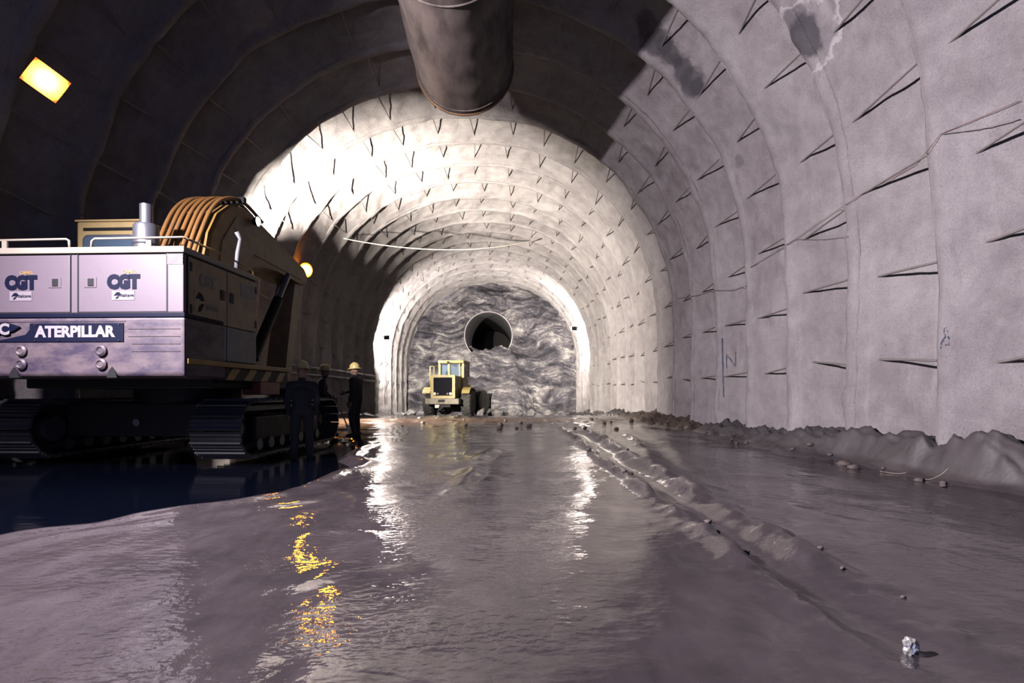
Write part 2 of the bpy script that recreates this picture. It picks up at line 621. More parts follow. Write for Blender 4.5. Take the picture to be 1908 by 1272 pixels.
M['rubber'] = paint('tyre_rubber', (0.035, 0.032, 0.032), 0.8, 0, 0.35, (0.11, 0.095, 0.09))
M['lyellow'] = paint('loader_yellow', (0.33, 0.25, 0.095), 0.5, 0, 0.25)
M['grille'] = paint('grille_black', (0.008, 0.008, 0.012), 0.8, 0, 0.1, (0, 0, 0), spec=0.02)
M['glass'] = new_mat('dark_glass')[0]
_b = M['glass'].node_tree.nodes['Principled BSDF']
_b.inputs['Base Color'].default_value = (0.02, 0.03, 0.045, 1)
_b.inputs['Roughness'].default_value = 0.08
M['cloth'] = paint('dark_work_clothes', (0.022, 0.022, 0.026), 0.9, 0, 0.3)
M['cloth2'] = paint('brown_work_clothes', (0.045, 0.035, 0.03), 0.9, 0, 0.3)
M['skin'] = paint('skin', (0.30, 0.17, 0.11), 0.6, 0, 0.1)
M['helmet'] = paint('helmet_yellow', (0.62, 0.47, 0.17), 0.4, 0, 0.2)
M['wood'] = paint('ash_handle', (0.45, 0.38, 0.30), 0.6, 0, 0.3)
M['blue_spray'] = paint('blue_spray', (0.035, 0.05, 0.085), 0.9, 0, 0.5, (0.25, 0.23, 0.25), 14)
M['wire'] = paint('brown_wire', (0.16, 0.07, 0.055), 0.6, 0, 0.1)
M['rope'] = paint('pale_rope', (0.75, 0.70, 0.62), 0.7, 0, 0.1)
M['sodium'] = emit('sodium_lens', (1.0, 0.40, 0.05), 2.2, 0.10, 0.29)
M['sodium_hot'] = emit('sodium_lens_hot', (1.0, 0.30, 0.006), 60.0, 0.14, 0.27)
M['lamp'] = emit('flood_lens', (1.0, 0.95, 0.8), 4.0)

# ------------------------------------------------------------------ lining: walls and vault, ribs
S_R, S_L = 6.6, LTOT - 6.6
RANGES = [('wall_right', 0.0, S_R, 60), ('ceiling', S_R, S_L, 190), ('wall_left', S_L, LTOT, 60)]
STRUCT = {}
for nm, s0, s1, ns in RANGES:
    ss = np.linspace(s0, s1, ns)
    ks = list(range(-1, 21))
    root = None
    # bays in view, one sheet between each two ribs; the sheet of the setting is made of all bays
    me = bpy.data.meshes.new(nm)
    V, F, base = [], [], 0
    segs = [np.linspace(-6.0, RIB0 - SP - HW, 90)]
    for k in ks:
        a, b = RIB0 + k * SP + HW, RIB0 + (k + 1) * SP - HW
        if a > FACE_Y:
            break
        n = 22 if k < 6 else 15
        segs.append(np.linspace(a + 1e-4, min(b, FACE_Y + 0.4) - 1e-4, n))
    for yy in segs:
        P = lining(ss[:, None], yy[None, :]).reshape(-1, 3)
        idx = np.arange(len(P)).reshape(ns, len(yy)) + base
        V.append(P)
        F.append(np.stack([idx[:-1, :-1].ravel(), idx[:-1, 1:].ravel(), idx[1:, 1:].ravel(), idx[1:, :-1].ravel()], 1))
        base += len(P)
    me.from_pydata(np.concatenate(V).tolist(), [], np.concatenate(F).tolist())
    me.polygons.foreach_set('use_smooth', [True] * len(me.polygons))
    me.update()
    root = link(nm, me, M['shot'])
    root['kind'] = 'structure'
    STRUCT[nm] = root
    for k in ks:
        c = RIB0 + k * SP
        if c + HW > FACE_Y:
            break
        # body of the rib, joined to the edges of the bays on either side
        yl = np.concatenate([[c - HW - 2e-4], np.linspace(c - HW, c + HW - 1e-4, 8), [c + HW + 1e-4]])
        grid_obj('rib', lining(ss[:, None], yl[None, :]), M['shot'], root, flip=True)
STRUCT['wall_right']['label'] = 'pale sprayed concrete side wall of the tunnel, floodlit, with ribs and tie bars'
STRUCT['wall_left']['label'] = 'dark unlit sprayed concrete side wall of the tunnel behind the excavator'
STRUCT['ceiling']['label'] = 'ribbed sprayed concrete vault of the tunnel'

# tie bars between the ribs
bar_me = bpy.data.meshes.new('tie_bar')
_bm = tube(B(), [(0, 0, 0), (0, 0.5, 0.004), (0, 1, 0)], 0.017, 6)
_bm.to_mesh(bar_me)
_bm.free()
bar_me.materials.append(M['steel'])
bars = []
for k in range(-1, 20):
    ya = RIB0 + k * SP + HW - 0.05
    s = 2.78
    while s < LTOT - 2.0:
        sj = s + random.uniform(-0.10, 0.10)
        ln = random.uniform(1.15, 1.5)
        d0 = random.uniform(0.0, 0.03)
        pa = np.array([np.interp(sj, CS, CX) + np.interp(sj, CS, NX) * d0, ya, np.interp(sj, CS, CZ) + np.interp(sj, CS, NZ) * d0])
        # far end bites into the sprayed concrete
        pb = lining(sj + random.uniform(-0.12, 0.12), ya + ln, 0.02)
        q = (VPX + FPX * pa[0] / pa[1], VPY - FPX * pa[2] / pa[1])
        q2 = (VPX + FPX * pb[0] / pb[1], VPY - FPX * pb[2] / pb[1])
        inside = any(-20 < u[0] < 1930 and -20 < u[1] < 820 for u in (q, q2))
        if inside:
            vis = math.dist(q, q2) * (0.3 if (q[0] < 560 and q[1] > 430) else 1)
            bars.append((vis, sj, pa, pb))
        s += 1.24
bars.sort(key=lambda b: -b[0])
rest = B()
for i, (vis, sj, pa, pb) in enumerate(bars):
    par = STRUCT['wall_right'] if sj < S_R else STRUCT['ceiling'] if sj < S_L else STRUCT['wall_left']
    d = Vector(pb - pa)
    if i < 295:
        o = link('tie_bar', bar_me, None, par)
        o.location = pa
        o.rotation_mode = 'QUATERNION'
        o.rotation_quaternion = Vector((0, 1, 0)).rotation_difference(d)
        o.scale = (1, d.length, 1)
    else:
        tube(rest, [tuple(pa), tuple(pb)], 0.016, 5)
o = obj('far_tie_bars', rest, M['steel'], STRUCT['ceiling'])
o['kind'] = 'stuff'

# ------------------------------------------------------------------ the rock face and pilot bore
BC = (-1.78, FACE_Y, 4.75)
BR = 1.95
nang, nrad = 300, 80
ang = np.linspace(0, 2 * PI, nang, endpoint=True)
ex, ez = (CX - BC[0]) * 1.06, (CZ - BC[2]) * 1.06
oa = np.arctan2(ez, ex)
orr = np.hypot(ex, ez)
order = np.argsort(oa)
outer = np.interp(np.arctan2(np.sin(ang), np.cos(ang)), oa[order], orr[order], period=2 * PI)
fl = np.where(np.sin(ang) < -0.01, (-2.6 - BC[2]) / np.minimum(np.sin(ang), -0.01), 1e9)
outer = np.minimum(outer, fl)
tt = np.linspace(0, 1, nrad)[None, :]
R = BR + (outer[:, None] - BR) * tt
fx = BC[0] + np.cos(ang)[:, None] * R
fz = BC[2] + np.sin(ang)[:, None] * R
rel = 0.42 * fbm(fx * 0.35 + 0.4 * fz, fz * 0.9, 1.0, 4) + 0.10 * fbm(fx * 2.2, fz * 2.8, 4.0, 3)
rel = rel * sstep(0, 0.12, tt) * 0.8
lean = np.clip(3.6 - fz, 0, 6) * 0.55 / (1.0 + np.abs((fx + 1.2) / 4.2) ** 3)
rel = rel - lean * (1 + 0.22 * fbm(fx * 0.8, fz * 0.8, 6.0, 3)) * sstep(0.0, 0.1, tt) + 0.10 * fbm(fx * 1.7, fz * 1.7, 2.0, 4) * sstep(0, 0.1, tt)
wall_face = grid_obj('wall_face', np.stack([fx, FACE_Y + rel, fz], -1), M['rock'])
tag(wall_face, 'banded grey rock at the heading with a round pilot bore', None, None, 'structure')
bm = B()
tube(bm, [(BC[0], FACE_Y - 0.02, BC[2]), (BC[0], FACE_Y + 6, BC[2]), (BC[0], FACE_Y + 14, BC[2])], BR, 48, caps=False)
bm.faces.new([v for v in bm.verts][-48:])
bore = obj('pilot_bore', bm, paint('bore_concrete', (0.075, 0.07, 0.078), 0.8, 0, 0.3), wall_face, smooth='auto')
bm = B()
lathe(bm, [(BR - 0.01, -0.05), (BR + 0.06, -0.05), (BR + 0.10, 0.2), (BR - 0.01, 0.2)], 48, Matrix.Translation(BC) @ Matrix.Rotation(-PI / 2, 4, 'X'))
obj('bore_rim', bm, M['shot'], wall_face, smooth='auto')


# ------------------------------------------------------------------ floor
def gauss(d, w):
    return np.exp(-(d / w) ** 2)


def polyx(y, pts):
    return np.interp(y, [p[1] for p in pts], [p[0] for p in pts])


PUD = [(-4.6, 2.6), (-3.66, 3.75), (-2.8, 5.2), (-2.35, 6.4), (-2.3, 7.6), (-2.6, 9.0), (-3.0, 10.5), (-3.6, 12.4), (-7, 13.4)]


def floor_h(x, y):
    x, y = np.broadcast_arrays(np.asarray(x, float), np.asarray(y, float))
    h = -1.05 - 0.78 * sstep(21, 45, y)
    damp = sstep(0.5, 3, y)
    h = h + 0.028 * fbm(x * 0.55, y * 0.32, 1.0, 4) + 0.005 * fbm(x * 3.0, y * 1.6, 3.0, 3) * damp
    h = h + 0.002 * fbm(x * 11, y * 7, 6.0, 2) * sstep(9, 3, y)
    # brow of churned mud
    br = gauss(y - 19.5 - 0.8 * vn(x * 0.4, 0), 2.2)
    h = h + br * (0.07 + 0.06 * fbm(x * 1.6, y * 1.6, 2.0, 4))
    h = h + sstep(22, 26, y) * 0.05 * fbm(x * 1.2, y * 1.2, 8.0, 4)
    # wheel ruts with raised lips on the right
    wob = 0.10 * vn(y * 0.6, 3.3) + 0.04 * vn(y * 2.1, 1.3)
    fade = sstep(1.6, 2.6, y) * sstep(19, 12, y)
    rough = 0.7 + 0.8 * vn(y * 2.3, x * 1.1, 4.0)
    for xr, hh, w in ((1.46, 0.075, 0.085), (1.98, 0.080, 0.11)):
        xx = xr + wob + 0.02 * (y - 6) * (0.3 if xr < 1.6 else 0.9)
        h = h + fade * hh * gauss(x - xx, w) * rough
        h = h + fade * 0.018 * gauss(x - xx, 0.16) * fbm(x * 9, y * 9, 2.2, 2)
    h = h - fade * 0.05 * gauss(x - 1.72 - wob - 0.012 * (y - 6), 0.14)
    h = h + sstep(5, 8, y) * sstep(16, 12, y) * 0.06 * gauss(x - polyx(y, [(2.15, 7.6), (2.8, 12.6)]) - wob, 0.12) * rough
    h = h - sstep(5, 8, y) * sstep(17, 13, y) * 0.05 * gauss(x - polyx(y, [(2.45, 7.6), (3.2, 12.6)]) - wob, 0.2)
    # low ridge left of the middle, and a swirl further down
    h = h + sstep(4.6, 6, y) * sstep(11.5, 9.2, y) * 0.075 * gauss(x - polyx(y, [(-0.62, 5.0), (-0.5, 7), (-0.28, 9.7)]) - wob * 0.7, 0.13) * rough
    h = h + 0.008 * gauss(np.hypot(x + 1.35, (y - 3.5) * 0.8) - 0.42 - 0.1 * vn(x * 3, y * 3), 0.10) * sstep(-2.1, -1.3, x)
    # puddle and its lip
    xe = polyx(y, PUD) + 0.16 * fbm(y * 1.1, 2.0, 1.0, 3)
    inp = sstep(0.10, -0.35, x - xe) * sstep(2.5, 3.3, y) * sstep(14.0, 12.6, y)
    h = h - 0.15 * inp
    h = h + 0.035 * gauss(x - xe - 0.14, 0.10) * sstep(2.6, 3.4, y) * sstep(12.5, 10, y) * (0.8 + 0.9 * vn(y * 1.7, x))
    h = h + 0.022 * gauss(x - xe - 0.62 - 0.2 * vn(y * 0.8, 1.0), 0.12) * sstep(2.2, 3.0, y) * sstep(6.5, 5, y)
    # mud banked up along the walls
    ln = fbm(x * 1.3, y * 0.9, 4.0, 4)
    wb = np.interp(y, [4, 8, 12, 20, 30], [0.42, 0.55, 1.0, 1.1, 0.8]) * (1 + 0.35 * vn(y * 0.9, 5.0))
    hb = np.interp(y, [0, 5.5, 8, 12, 19, 30, 44], [0.48, 0.43, 0.34, 0.24, 0.16, 0.18, 0.3]) * (1 + 0.14 * vn(y * 1.5, 2.0) + 0.14 * vn(y * 5, 9.0))
    r = sstep(0, 1, 1 - (AX + RA - x) / (wb + 1e-6))
    h = h + hb * np.clip(r * 1.35, 0, 1) + 0.09 * ln * sstep(0.02, 0.5, r) + 0.06 * fbm(x * 5, y * 3.2, 1.0, 3) * sstep(0.02, 0.4, r) - 0.10 * np.abs(fbm(x * 3.1, y * 2.1, 3.0, 3)) * sstep(0.1, 0.6, r) + 0.05 * (0.5 - np.abs(fbm(x * 7.5, y * 5.5, 7.0, 3))) * sstep(0.05, 0.5, r)
    r2 = sstep(0, 1, 1 - (AX + RA + 0.35 - x) / 1.6)
    h = h + 0.06 * r2 * (1 + ln)
    l = sstep(0, 1, 1 - (x - AX + RA) / 0.7)
    h = h + l * (0.25 + 0.08 * ln) * sstep(13, 16, y)
    return h


ys = np.concatenate([np.linspace(-6, 1.0, 24)[:-1], np.geomspace(1.0, 45.2, 470)])
xs = np.concatenate([np.linspace(-8.85, 1.0, 200)[:-1], np.linspace(1.0, 3.6, 90)[:-1], np.linspace(3.6, 5.85, 120)])
FXg, FYg = np.meshgrid(xs, ys)
floor = grid_obj('floor', np.stack([FXg, FYg, floor_h(FXg, FYg)], -1), M['mud'], flip=True)
tag(floor, 'wet grey mud floor with wheel ruts and banks along the walls', None, None, 'structure')


def fh(x, y):
    return float(floor_h(x, y))


# standing water left of the middle
me = bpy.data.meshes.new('puddle')
pp = [(-8.1, 2.6)] + [(a + 0.35, b) for a, b in PUD[:-1]] + [(-7.0, 13.8), (-8.1, 13.8)]
bm = B()
prism(bm, pp, -1.16, -1.135, 'z')
pud = obj('puddle', bm, M['water'])
tag(pud, 'dark standing water on the mud below the excavator tracks', 'puddle')

# muck lying in the bore
for (xa, xb, ya, yb, nx_, ny_) in ((-3.4, 3.6, 40.2, 44.42, 110, 90), (-1.9, 1.9, 44.40, 48.0, 60, 50)):
    bx_, by_ = np.meshgrid(np.linspace(BC[0] + xa, BC[0] + xb, nx_), np.linspace(ya, yb, ny_))
    bz_ = 3.72 - np.clip(44.0 - by_, 0, 9) * 1.5 - 0.10 * np.clip(by_ - 44.4, 0, 9) + (0.30 * fbm(bx_ * 1.1, by_ * 1.1, 7.0, 4) + 0.08 * fbm(bx_ * 4, by_ * 4, 2.0, 2))
    if yb < 45:
        bz_ = bz_ - np.clip(np.abs(bx_ - BC[0] - 0.3) - 1.4 - 0.25 * (44 - by_), 0, 9) * 1.3
    grid_obj('bore_muck', np.stack([bx_, by_, bz_], -1), M['rock'], wall_face, flip=True)

# boulders lying at the foot of the heap
rock_me = []
for v in range(4):
    bm = B()
    bmesh.ops.create_icosphere(bm, subdivisions=2, radius=1)
    for q in bm.verts:
        c = q.co
        q.co = c * (0.78 + 0.30 * float(fbm(c.x * 1.3 + v * 5, c.y * 1.3, c.z * 1.3 + v, 2)))
    m_ = bpy.data.meshes.new('boulder')
    bm.to_mesh(m_)
    bm.free()
    m_.materials.append(M['rubble'])
    rock_me.append(m_)
for i, (x, y, r) in enumerate(((-1.85, 34.2, 0.36), (-1.2, 36.0, 0.5), (-0.4, 37.2, 0.42), (0.6, 37.6, 0.36), (1.5, 37.4, 0.4), (2.6, 37.2, 0.4), (-0.7, 35.4, 0.4),
                               (3.6, 37.0, 0.35), (-6.9, 37.3, 0.4), (-7.4, 35.2, 0.3), (0.2, 35.6, 0.34), (-7.2, 36.4, 0.3))):
    o = link('boulder', rock_me[i % 4])
    o.location = (x, y, fh(x, y) + r * 0.42)
    o.scale = (r * 1.2, r, r * 0.8)
    o.rotation_euler = (random.random(), random.random(), random.random() * 6)
    if i == 0:
        tag(o, 'pale boulder lying just beside the wheel loader tyre', 'rock')
    else:
        tag(o, 'grey boulder lying on the mud before the rock face', 'rock', 'boulders before the rock face')

# ------------------------------------------------------------------ ventilation duct under the crown
DX, DZ, DR, DY = -1.0, 7.25, 1.05, 12.0
duct = thing('ventilation_duct', 'wide brown sheet metal ventilation duct hung under the tunnel crown', 'duct', (DX, DY, DZ))
n_y = 220
yy = np.linspace(-16.0, 0.0, n_y)
th = np.linspace(0, 2 * PI, 73)
rr = DR * (1 + 0.004 * np.sin(yy[:, None] * 9.0 + th[None, :] * 2.0) + 0.016 * fbm(th[None, :] * 1.2, yy[:, None] * 0.8, 1.0, 3) + 0.012 * np.sin(th[None, :] * 2 + yy[:, None] * 0.7) * 0.5)
rr[:, -1] = rr[:, 0]
P = np.stack([rr * np.cos(th)[None, :], np.repeat(yy[:, None], 73, 1), rr * np.sin(th)[None, :]], -1)
Pi = P.copy()
Pi[..., 0] *= 0.985
Pi[..., 2] *= 0.985
grid_obj('duct_tube', P, M['duct'], duct)
grid_obj('duct_lining', Pi, M['dark'], duct, flip=True)
M['rim'] = paint('rust_rim', (0.30, 0.17, 0.08), 0.45, 0.5, 0.3)
for y0 in (-0.06, -0.22):
    bm = B()
    pts = [(math.cos(a) * (DR + 0.015), y0, math.sin(a) * (DR + 0.015)) for a in np.linspace(0, 2 * PI, 73)]
    tube(bm, pts, 0.03 if y0 > -0.1 else 0.014, 8, caps=False)
    obj('end_ring' if y0 > -0.1 else 'band', bm, M['rim'] if y0 > -0.1 else M['duct'], duct, smooth=True)
for y0 in (-3.4, -6.9, -10.4):
    bm = B()
    pts = [(math.cos(a) * (DR + 0.012), y0, math.sin(a) * (DR + 0.012)) for a in np.linspace(0, 2 * PI, 73)]
    tube(bm, pts, 0.016, 8, caps=False)
    obj('band', bm, M['duct'], duct, smooth=True)
for y0 in (-0.5, -3.4, -6.9, -10.4):
    for s in (-1, 1):
        bm = B()
        tube(bm, [(s * DR * 0.75, y0, DR * 0.68), (s * 0.95, y0, 2.0)], 0.012, 6)
        obj('hanger', bm, M['steel'], duct)

# ------------------------------------------------------------------ lamps
def floodlight(name, label, loc, direction, w, h, lens_mat, roll=0.0, group=None, back=None, rnd=False):
    t = thing(name, label, 'lamp', loc, 0, group)
    q = Vector(direction).to_track_quat('-Y', 'Z').to_matrix().to_4x4() @ Matrix.Rotation(roll, 4, 'Y')
    bm = B()
    prof = [(-w / 2, -h / 2), (w / 2, -h / 2), (w / 2, h / 2), (-w / 2, h / 2)]
    a = [bm.verts.new(q @ Vector((u, 0, v))) for u, v in prof]
    b = [bm.verts.new(q @ Vector((u * 0.55, 0.16, v * 0.55))) for u, v in prof]
    bm.faces.new(b)
    for i in range(4):
        bm.faces.new((a[i], a[(i + 1) % 4], b[(i + 1) % 4], b[i]))
    if rnd:
        bm.free()
        bm = lathe(B(), [(w * 0.52, 0.0), (w * 0.50, -0.05), (w * 0.28, -0.20), (0.06, -0.26), (0, -0.26)], 24, Matrix.Rotation(PI / 2, 4, 'X'))
        bmesh.ops.transform(bm, matrix=q, verts=bm.verts)
    obj('housing', bm, M['dark'], t, 'auto' if rnd else False)
    bm = B()
    if rnd:
        ball(bm, (0, 0.0, 0), w * 0.48, 1, 0.22, h / w, 24, 14)
    else:
        box(bm, -w * 0.48, w * 0.48, 0.004, 0.02, -h * 0.48, h * 0.48)
    bmesh.ops.transform(bm, matrix=q, verts=bm.verts)
    obj('lens', bm, lens_mat, t)
    bm = B()
    for s in (-1, 1):
        p0 = q @ Vector((s * w * 0.5, 0.03, 0))
        p1 = q @ Vector((s * w * 0.42, 0.24, 0.02))
        tube(bm, [p0, p1], 0.012, 6)
    p1 = q @ Vector((-w * 0.42, 0.24, 0.02))
    p2 = q @ Vector((w * 0.42, 0.24, 0.02))
    tube(bm, [p1, p2], 0.012, 6)
    tube(bm, [(p1 + p2) / 2, Vector(back) if back else q @ Vector((0, 0.45, 0.05))], 0.016, 6)
    obj('bracket', bm, M['dark'], t)
    return t


floodlight('wall_lamp', 'glowing orange sodium floodlight fixed high on the dark wall above the excavator', (-7.22, 8.35, 4.86), (0.62, -0.72, -0.32), 0.50, 0.42, M['sodium'], math.radians(28), back=(-0.75, 0.1, 0.15))
floodlight('wall_lamp', 'glowing orange sodium floodlight on the dark wall beyond the tip of the excavator boom', (-7.78, 20.45, 4.68), (0.42, -0.9, -0.20), 0.50, 0.58, M['sodium_hot'], 0, back=(-0.5, 0.1, 0.1), rnd=True)
tf = floodlight('tunnel_floodlight', 'white floodlight on the left wall hidden beyond the excavator', (-7.75, 15.15, 2.9), (0.0, 1, 0.0), 0.26, 0.26, M['lamp'], 0, back=(-0.55, -0.2, 0.1))
bm = B()
a_ = [bm.verts.new(p) for p in ((-0.13, 0.02, -0.40), (0.13, 0.62, -0.60), (0.13, 0.62, 0.40), (-0.13, 0.02, 0.20))]
b_ = [bm.verts.new(v.co + Vector((-0.008, 0, 0))) for v in a_]
bm.faces.new(a_)
bm.faces.new(b_[::-1])
for i in range(4):
    bm.faces.new((a_[i], b_[i], b_[(i + 1) % 4], a_[(i + 1) % 4]))
obj('added_light_shield', bm, M['dark'], tf)  # unseen plate, added to keep this lamp's light off the left wall
floodlight('heading_floodlight', 'white floodlight on the wall left of the wheel loader, turned to the rock face', (-7.55, 32.88, 3.4), (0.12, 1, 0.05), 0.4, 0.3, M['lamp'], 0, back=(-0.8, -0.2, 0.1))
floodlight('heading_floodlight', 'white floodlight on the pale wall near the rock face', (4.3, 35.78, 4.3), (-0.12, 1, 0.0), 0.4, 0.3, M['lamp'], 0, back=(0.6, -0.2, 0.1))

# ------------------------------------------------------------------ excavator (local: x right, y forward, z up from the ground)
EX = thing('excavator', 'big tracked excavator with pale rear panels and a blue nameplate parked by the dark wall', 'excavator', (-5.95, 7.2, -1.05), math.radians(-2.5))


def part(name, bm, m, bevel=0.0, parent=EX, smooth=False, seg=2):
    return obj(name, bm, m, parent, smooth, bevel, seg)


HX0, HX1 = -1.72, 1.63
# counterweight: a thick casting with rounded lower edges and two slots
prof = [(0.0, 1.30), (0.04, 1.26), (0.95, 1.26), (0.95, 2.06), (0.0, 2.06)]
bm = prism(B(), prof, HX0, HX1, 'x')
cw = part('counterweight', bm, M['cw'], 0.035)
for px in (-0.72, 0.64):
    bm = prism(B(), [(px - 0.07, 1.255), (px + 0.07, 1.255), (px + 0.05, 1.34), (px, 1.40), (px - 0.05, 1.34)], -0.012, 0.05, 'y')
    part('slot', bm, M['dark'], parent=cw)
for px in (-0.61, 0.50):
    for pz in (1.615, 1.435):
        bm = lathe(B(), [(0.075, 0), (0.075, 0.03), (0.05, 0.05), (0.035, 0.035), (0, 0.035)], 16, Matrix.Translation((px, 0, pz)) @ Matrix.Rotation(PI / 2, 4, 'X'))
        part('bolt', bm, M['cw'], parent=cw, smooth='auto')
for z0 in (1.90, 1.80, 1.70, 1.60):
    bm = box(B(), 0.86 + 0.05 * (z0 < 1.75), 1.58, -0.004, 0.01, z0, z0 + 0.006)
    part('weld_line', bm, M['dark'], parent=cw)
# blue stripe and engine house
part('stripe', box(B(), HX0 - 0.004, HX1 + 0.004, -0.006, 0.9, 2.062, 2.118), M['navy'], 0.006)
part('engine_house', box(B(), HX0 + 0.02, HX1 - 0.04, 0.03, 1.86, 2.118, 2.93), M['white'], 0.02)
for nm, x0, x1 in (('rear_door', -1.40, 0.055), ('rear_door', 0.17, 1.39)):
    bm = box(B(), x0, x1, -0.004, 0.05, 2.13, 2.90)
    d = part(nm, bm, M['white'], 0.012)
    lx = (x1 - 0.21) if x0 < 0 else (x0 + 0.17)
    bm = box(B(), lx - 0.085, lx + 0.085, -0.012, 0.0, 2.46, 2.60)
    l = part('latch_plate', bm, M['white'], 0.004, parent=d)
    part('latch_handle', box(B(), lx - 0.03, lx + 0.05, -0.02, -0.008, 2.48, 2.58), M['dark'], 0.004, parent=d)
    # stickers
    cx = x0 + 0.67 if x0 < 0 else x0 + 0.62
    cx = -0.63 if x0 < 0 else 0.795
    for nm_, st, mt in (('sticker', box(B(), cx - 0.155, cx + 0.155, -0.010, -0.0045, 2.29, 2.415), M['sticker']),):
        part(nm_, st, mt, parent=d)
    text_obj('lettering', 'Italcave', 0.062, M['navy'], d, Matrix.Translation((cx + 0.055, -0.012, 2.352)) @ REAR, 0.0015, 0.0008, 1.0)
    bm = prism(B(), [(cx - 0.13, 2.345), (cx - 0.09, 2.395), (cx - 0.05, 2.395), (cx - 0.03, 2.36), (cx - 0.065, 2.345), (cx - 0.095, 2.352)], -0.013, -0.009, 'y')
    part('emblem', bm, M['navy'], parent=d)
    bm = prism(B(), [(cx - 0.035, 2.36), (cx - 0.075, 2.31), (cx - 0.105, 2.305), (cx - 0.09, 2.335), (cx - 0.06, 2.34)], -0.013, -0.009, 'y')
    part('emblem', bm, M['navy'], parent=d)
    text_obj('lettering', 'CGT', 0.235, M['navy'], d, Matrix.Translation((cx + 0.0, -0.008, 2.525)) @ REAR, 0.002, 0.020, 0.90)
    text_obj('lettering', 'CAMEL', 0.055, M['yellow'], d, Matrix.Translation((cx + 0.08, -0.007, 2.665)) @ REAR, 0.0015, 0.001, 1.1)
for x0 in (-1.405, 0.0575, 0.163, 1.391):
    part('door_gap', box(B(), x0 - 0.006, x0 + 0.012, -0.006, 0.02, 2.122, 2.908), M['dark'])
part('door_gap', box(B(), HX0, HX1 - 0.01, -0.006, 0.02, 2.116, 2.128), M['dark'])
part('door_post', box(B(), 0.062, 0.163, 0.004, 0.05, 2.125, 2.905), M['white'], 0.006)
part('corner_panel', box(B(), 1.398, HX1 - 0.012, -0.004, 0.06, 2.125, 2.905), M['white'], 0.012)
# rayed square on the corner panel
sq = part('rayed_sticker', box(B(), 1.40, 1.612, -0.009, -0.0045, 2.76, 2.90), M['sticker'])
bm = B()
cxs, czs = 1.50, 2.825
for k in range(16):
    a0, a1 = 2 * PI * k / 16, 2 * PI * (k + 0.5) / 16
    def edge(a):
        dx, dz = math.cos(a), math.sin(a)
        t = min((0.11 if dx > 0 else 0.098) / max(abs(dx), 1e-6), (0.073 if dz > 0 else 0.063) / max(abs(dz), 1e-6))
        return (cxs + dx * t, czs + dz * t)
    prism(bm, [(cxs, czs), edge(a0), edge(a1)], -0.0115, -0.009, 'y')
part('rays', bm, M['pink'], parent=sq)
bm = cyl(B(), (cxs, -0.0125, czs), (cxs, -0.009, czs), 0.036, None, 16)
part('sun_disc', bm, M['pink'], parent=sq)
# nameplate
bd = part('nameplate', prism(B(), [(-0.93, 1.735), (0.80, 1.735), (0.80, 1.985), (-0.50, 1.985), (-0.50, 1.90), (-0.56, 1.83), (-0.93, 1.76)], -0.012, 0.0, 'y'), M['navy'], 0.003)
bm = prism(B(), [(-0.62, 1.94), (-0.80, 1.995), (-1.25, 1.985), (-1.25, 1.80), (-0.95, 1.835), (-0.72, 1.88)], -0.030, -0.016, 'y')
part('torn_end', bm, M['navy'], parent=bd)
part('frame_strip', box(B(), -1.3, 0.82, -0.008, 0.0, 2.005, 2.016), M['cw'], parent=bd)
text_obj('lettering', 'ATERPILLAR', 0.200, M['badge_white'], bd, Matrix.Translation((0.13, -0.014, 1.865)) @ REAR, 0.003, 0.0095, 1.01)
text_obj('lettering', 'C', 0.200, M['badge_white'], bd, Matrix.Translation((-0.84, -0.032, 1.90)) @ REAR, 0.003, 0.0095, 1.05)
for rx in (0.74, -0.10, -0.42):
    for rz in (1.755, 1.965):
        part('rivet', cyl(B(), (rx, -0.02, rz), (rx, -0.01, rz), 0.013, None, 10), M['dark'], parent=bd)
# hood top with its pale edge
part('hood_top', box(B(), HX0 - 0.01, HX1 + 0.01, -0.03, 1.9, 2.915, 3.0), M['cream'], 0.014)
# handrails
def rail(pts, posts, r=0.016):
    bm = B()
    tube(bm, pts, r, 8)
    h = part('handrail', bm, M['cream'], smooth=True)
    for p in posts:
        part('rail_post', box(B(), p[0] - 0.035, p[0] + 0.035, p[1] - 0.012, p[1] + 0.012, 2.99, pts[1][2]), M['cream'], parent=h)
rail([(-1.68, 0.02, 3.0), (-1.66, 0.02, 3.11), (-0.02, 0.02, 3.12), (0.02, 0.02, 3.10), (0.03, 0.02, 2.99)], [(-0.88, 0.02)])
rail([(0.33, 0.02, 2.99), (0.34, 0.02, 3.09), (0.38, 0.02, 3.12), (1.60, 0.02, 3.125), (1.62, 0.3, 3.12)], [(1.13, 0.02)])
bm = tube(B(), [(1.60, 0.03, 3.125), (1.62, 0.9, 3.12), (1.62, 1.75, 3.08), (1.62, 1.8, 2.98)], 0.014, 8)
part('handrail', bm, M['yellow'], smooth=True)
# grab iron standing on the right side
bm = tube(B(), [(1.60, 1.30, 2.98), (1.61, 1.32, 3.25), (1.63, 1.36, 3.48), (1.60, 1.30, 3.58)], [0.035, 0.035, 0.03, 0.035], 10)
part('grab_iron', bm, M['grey'], smooth=True)
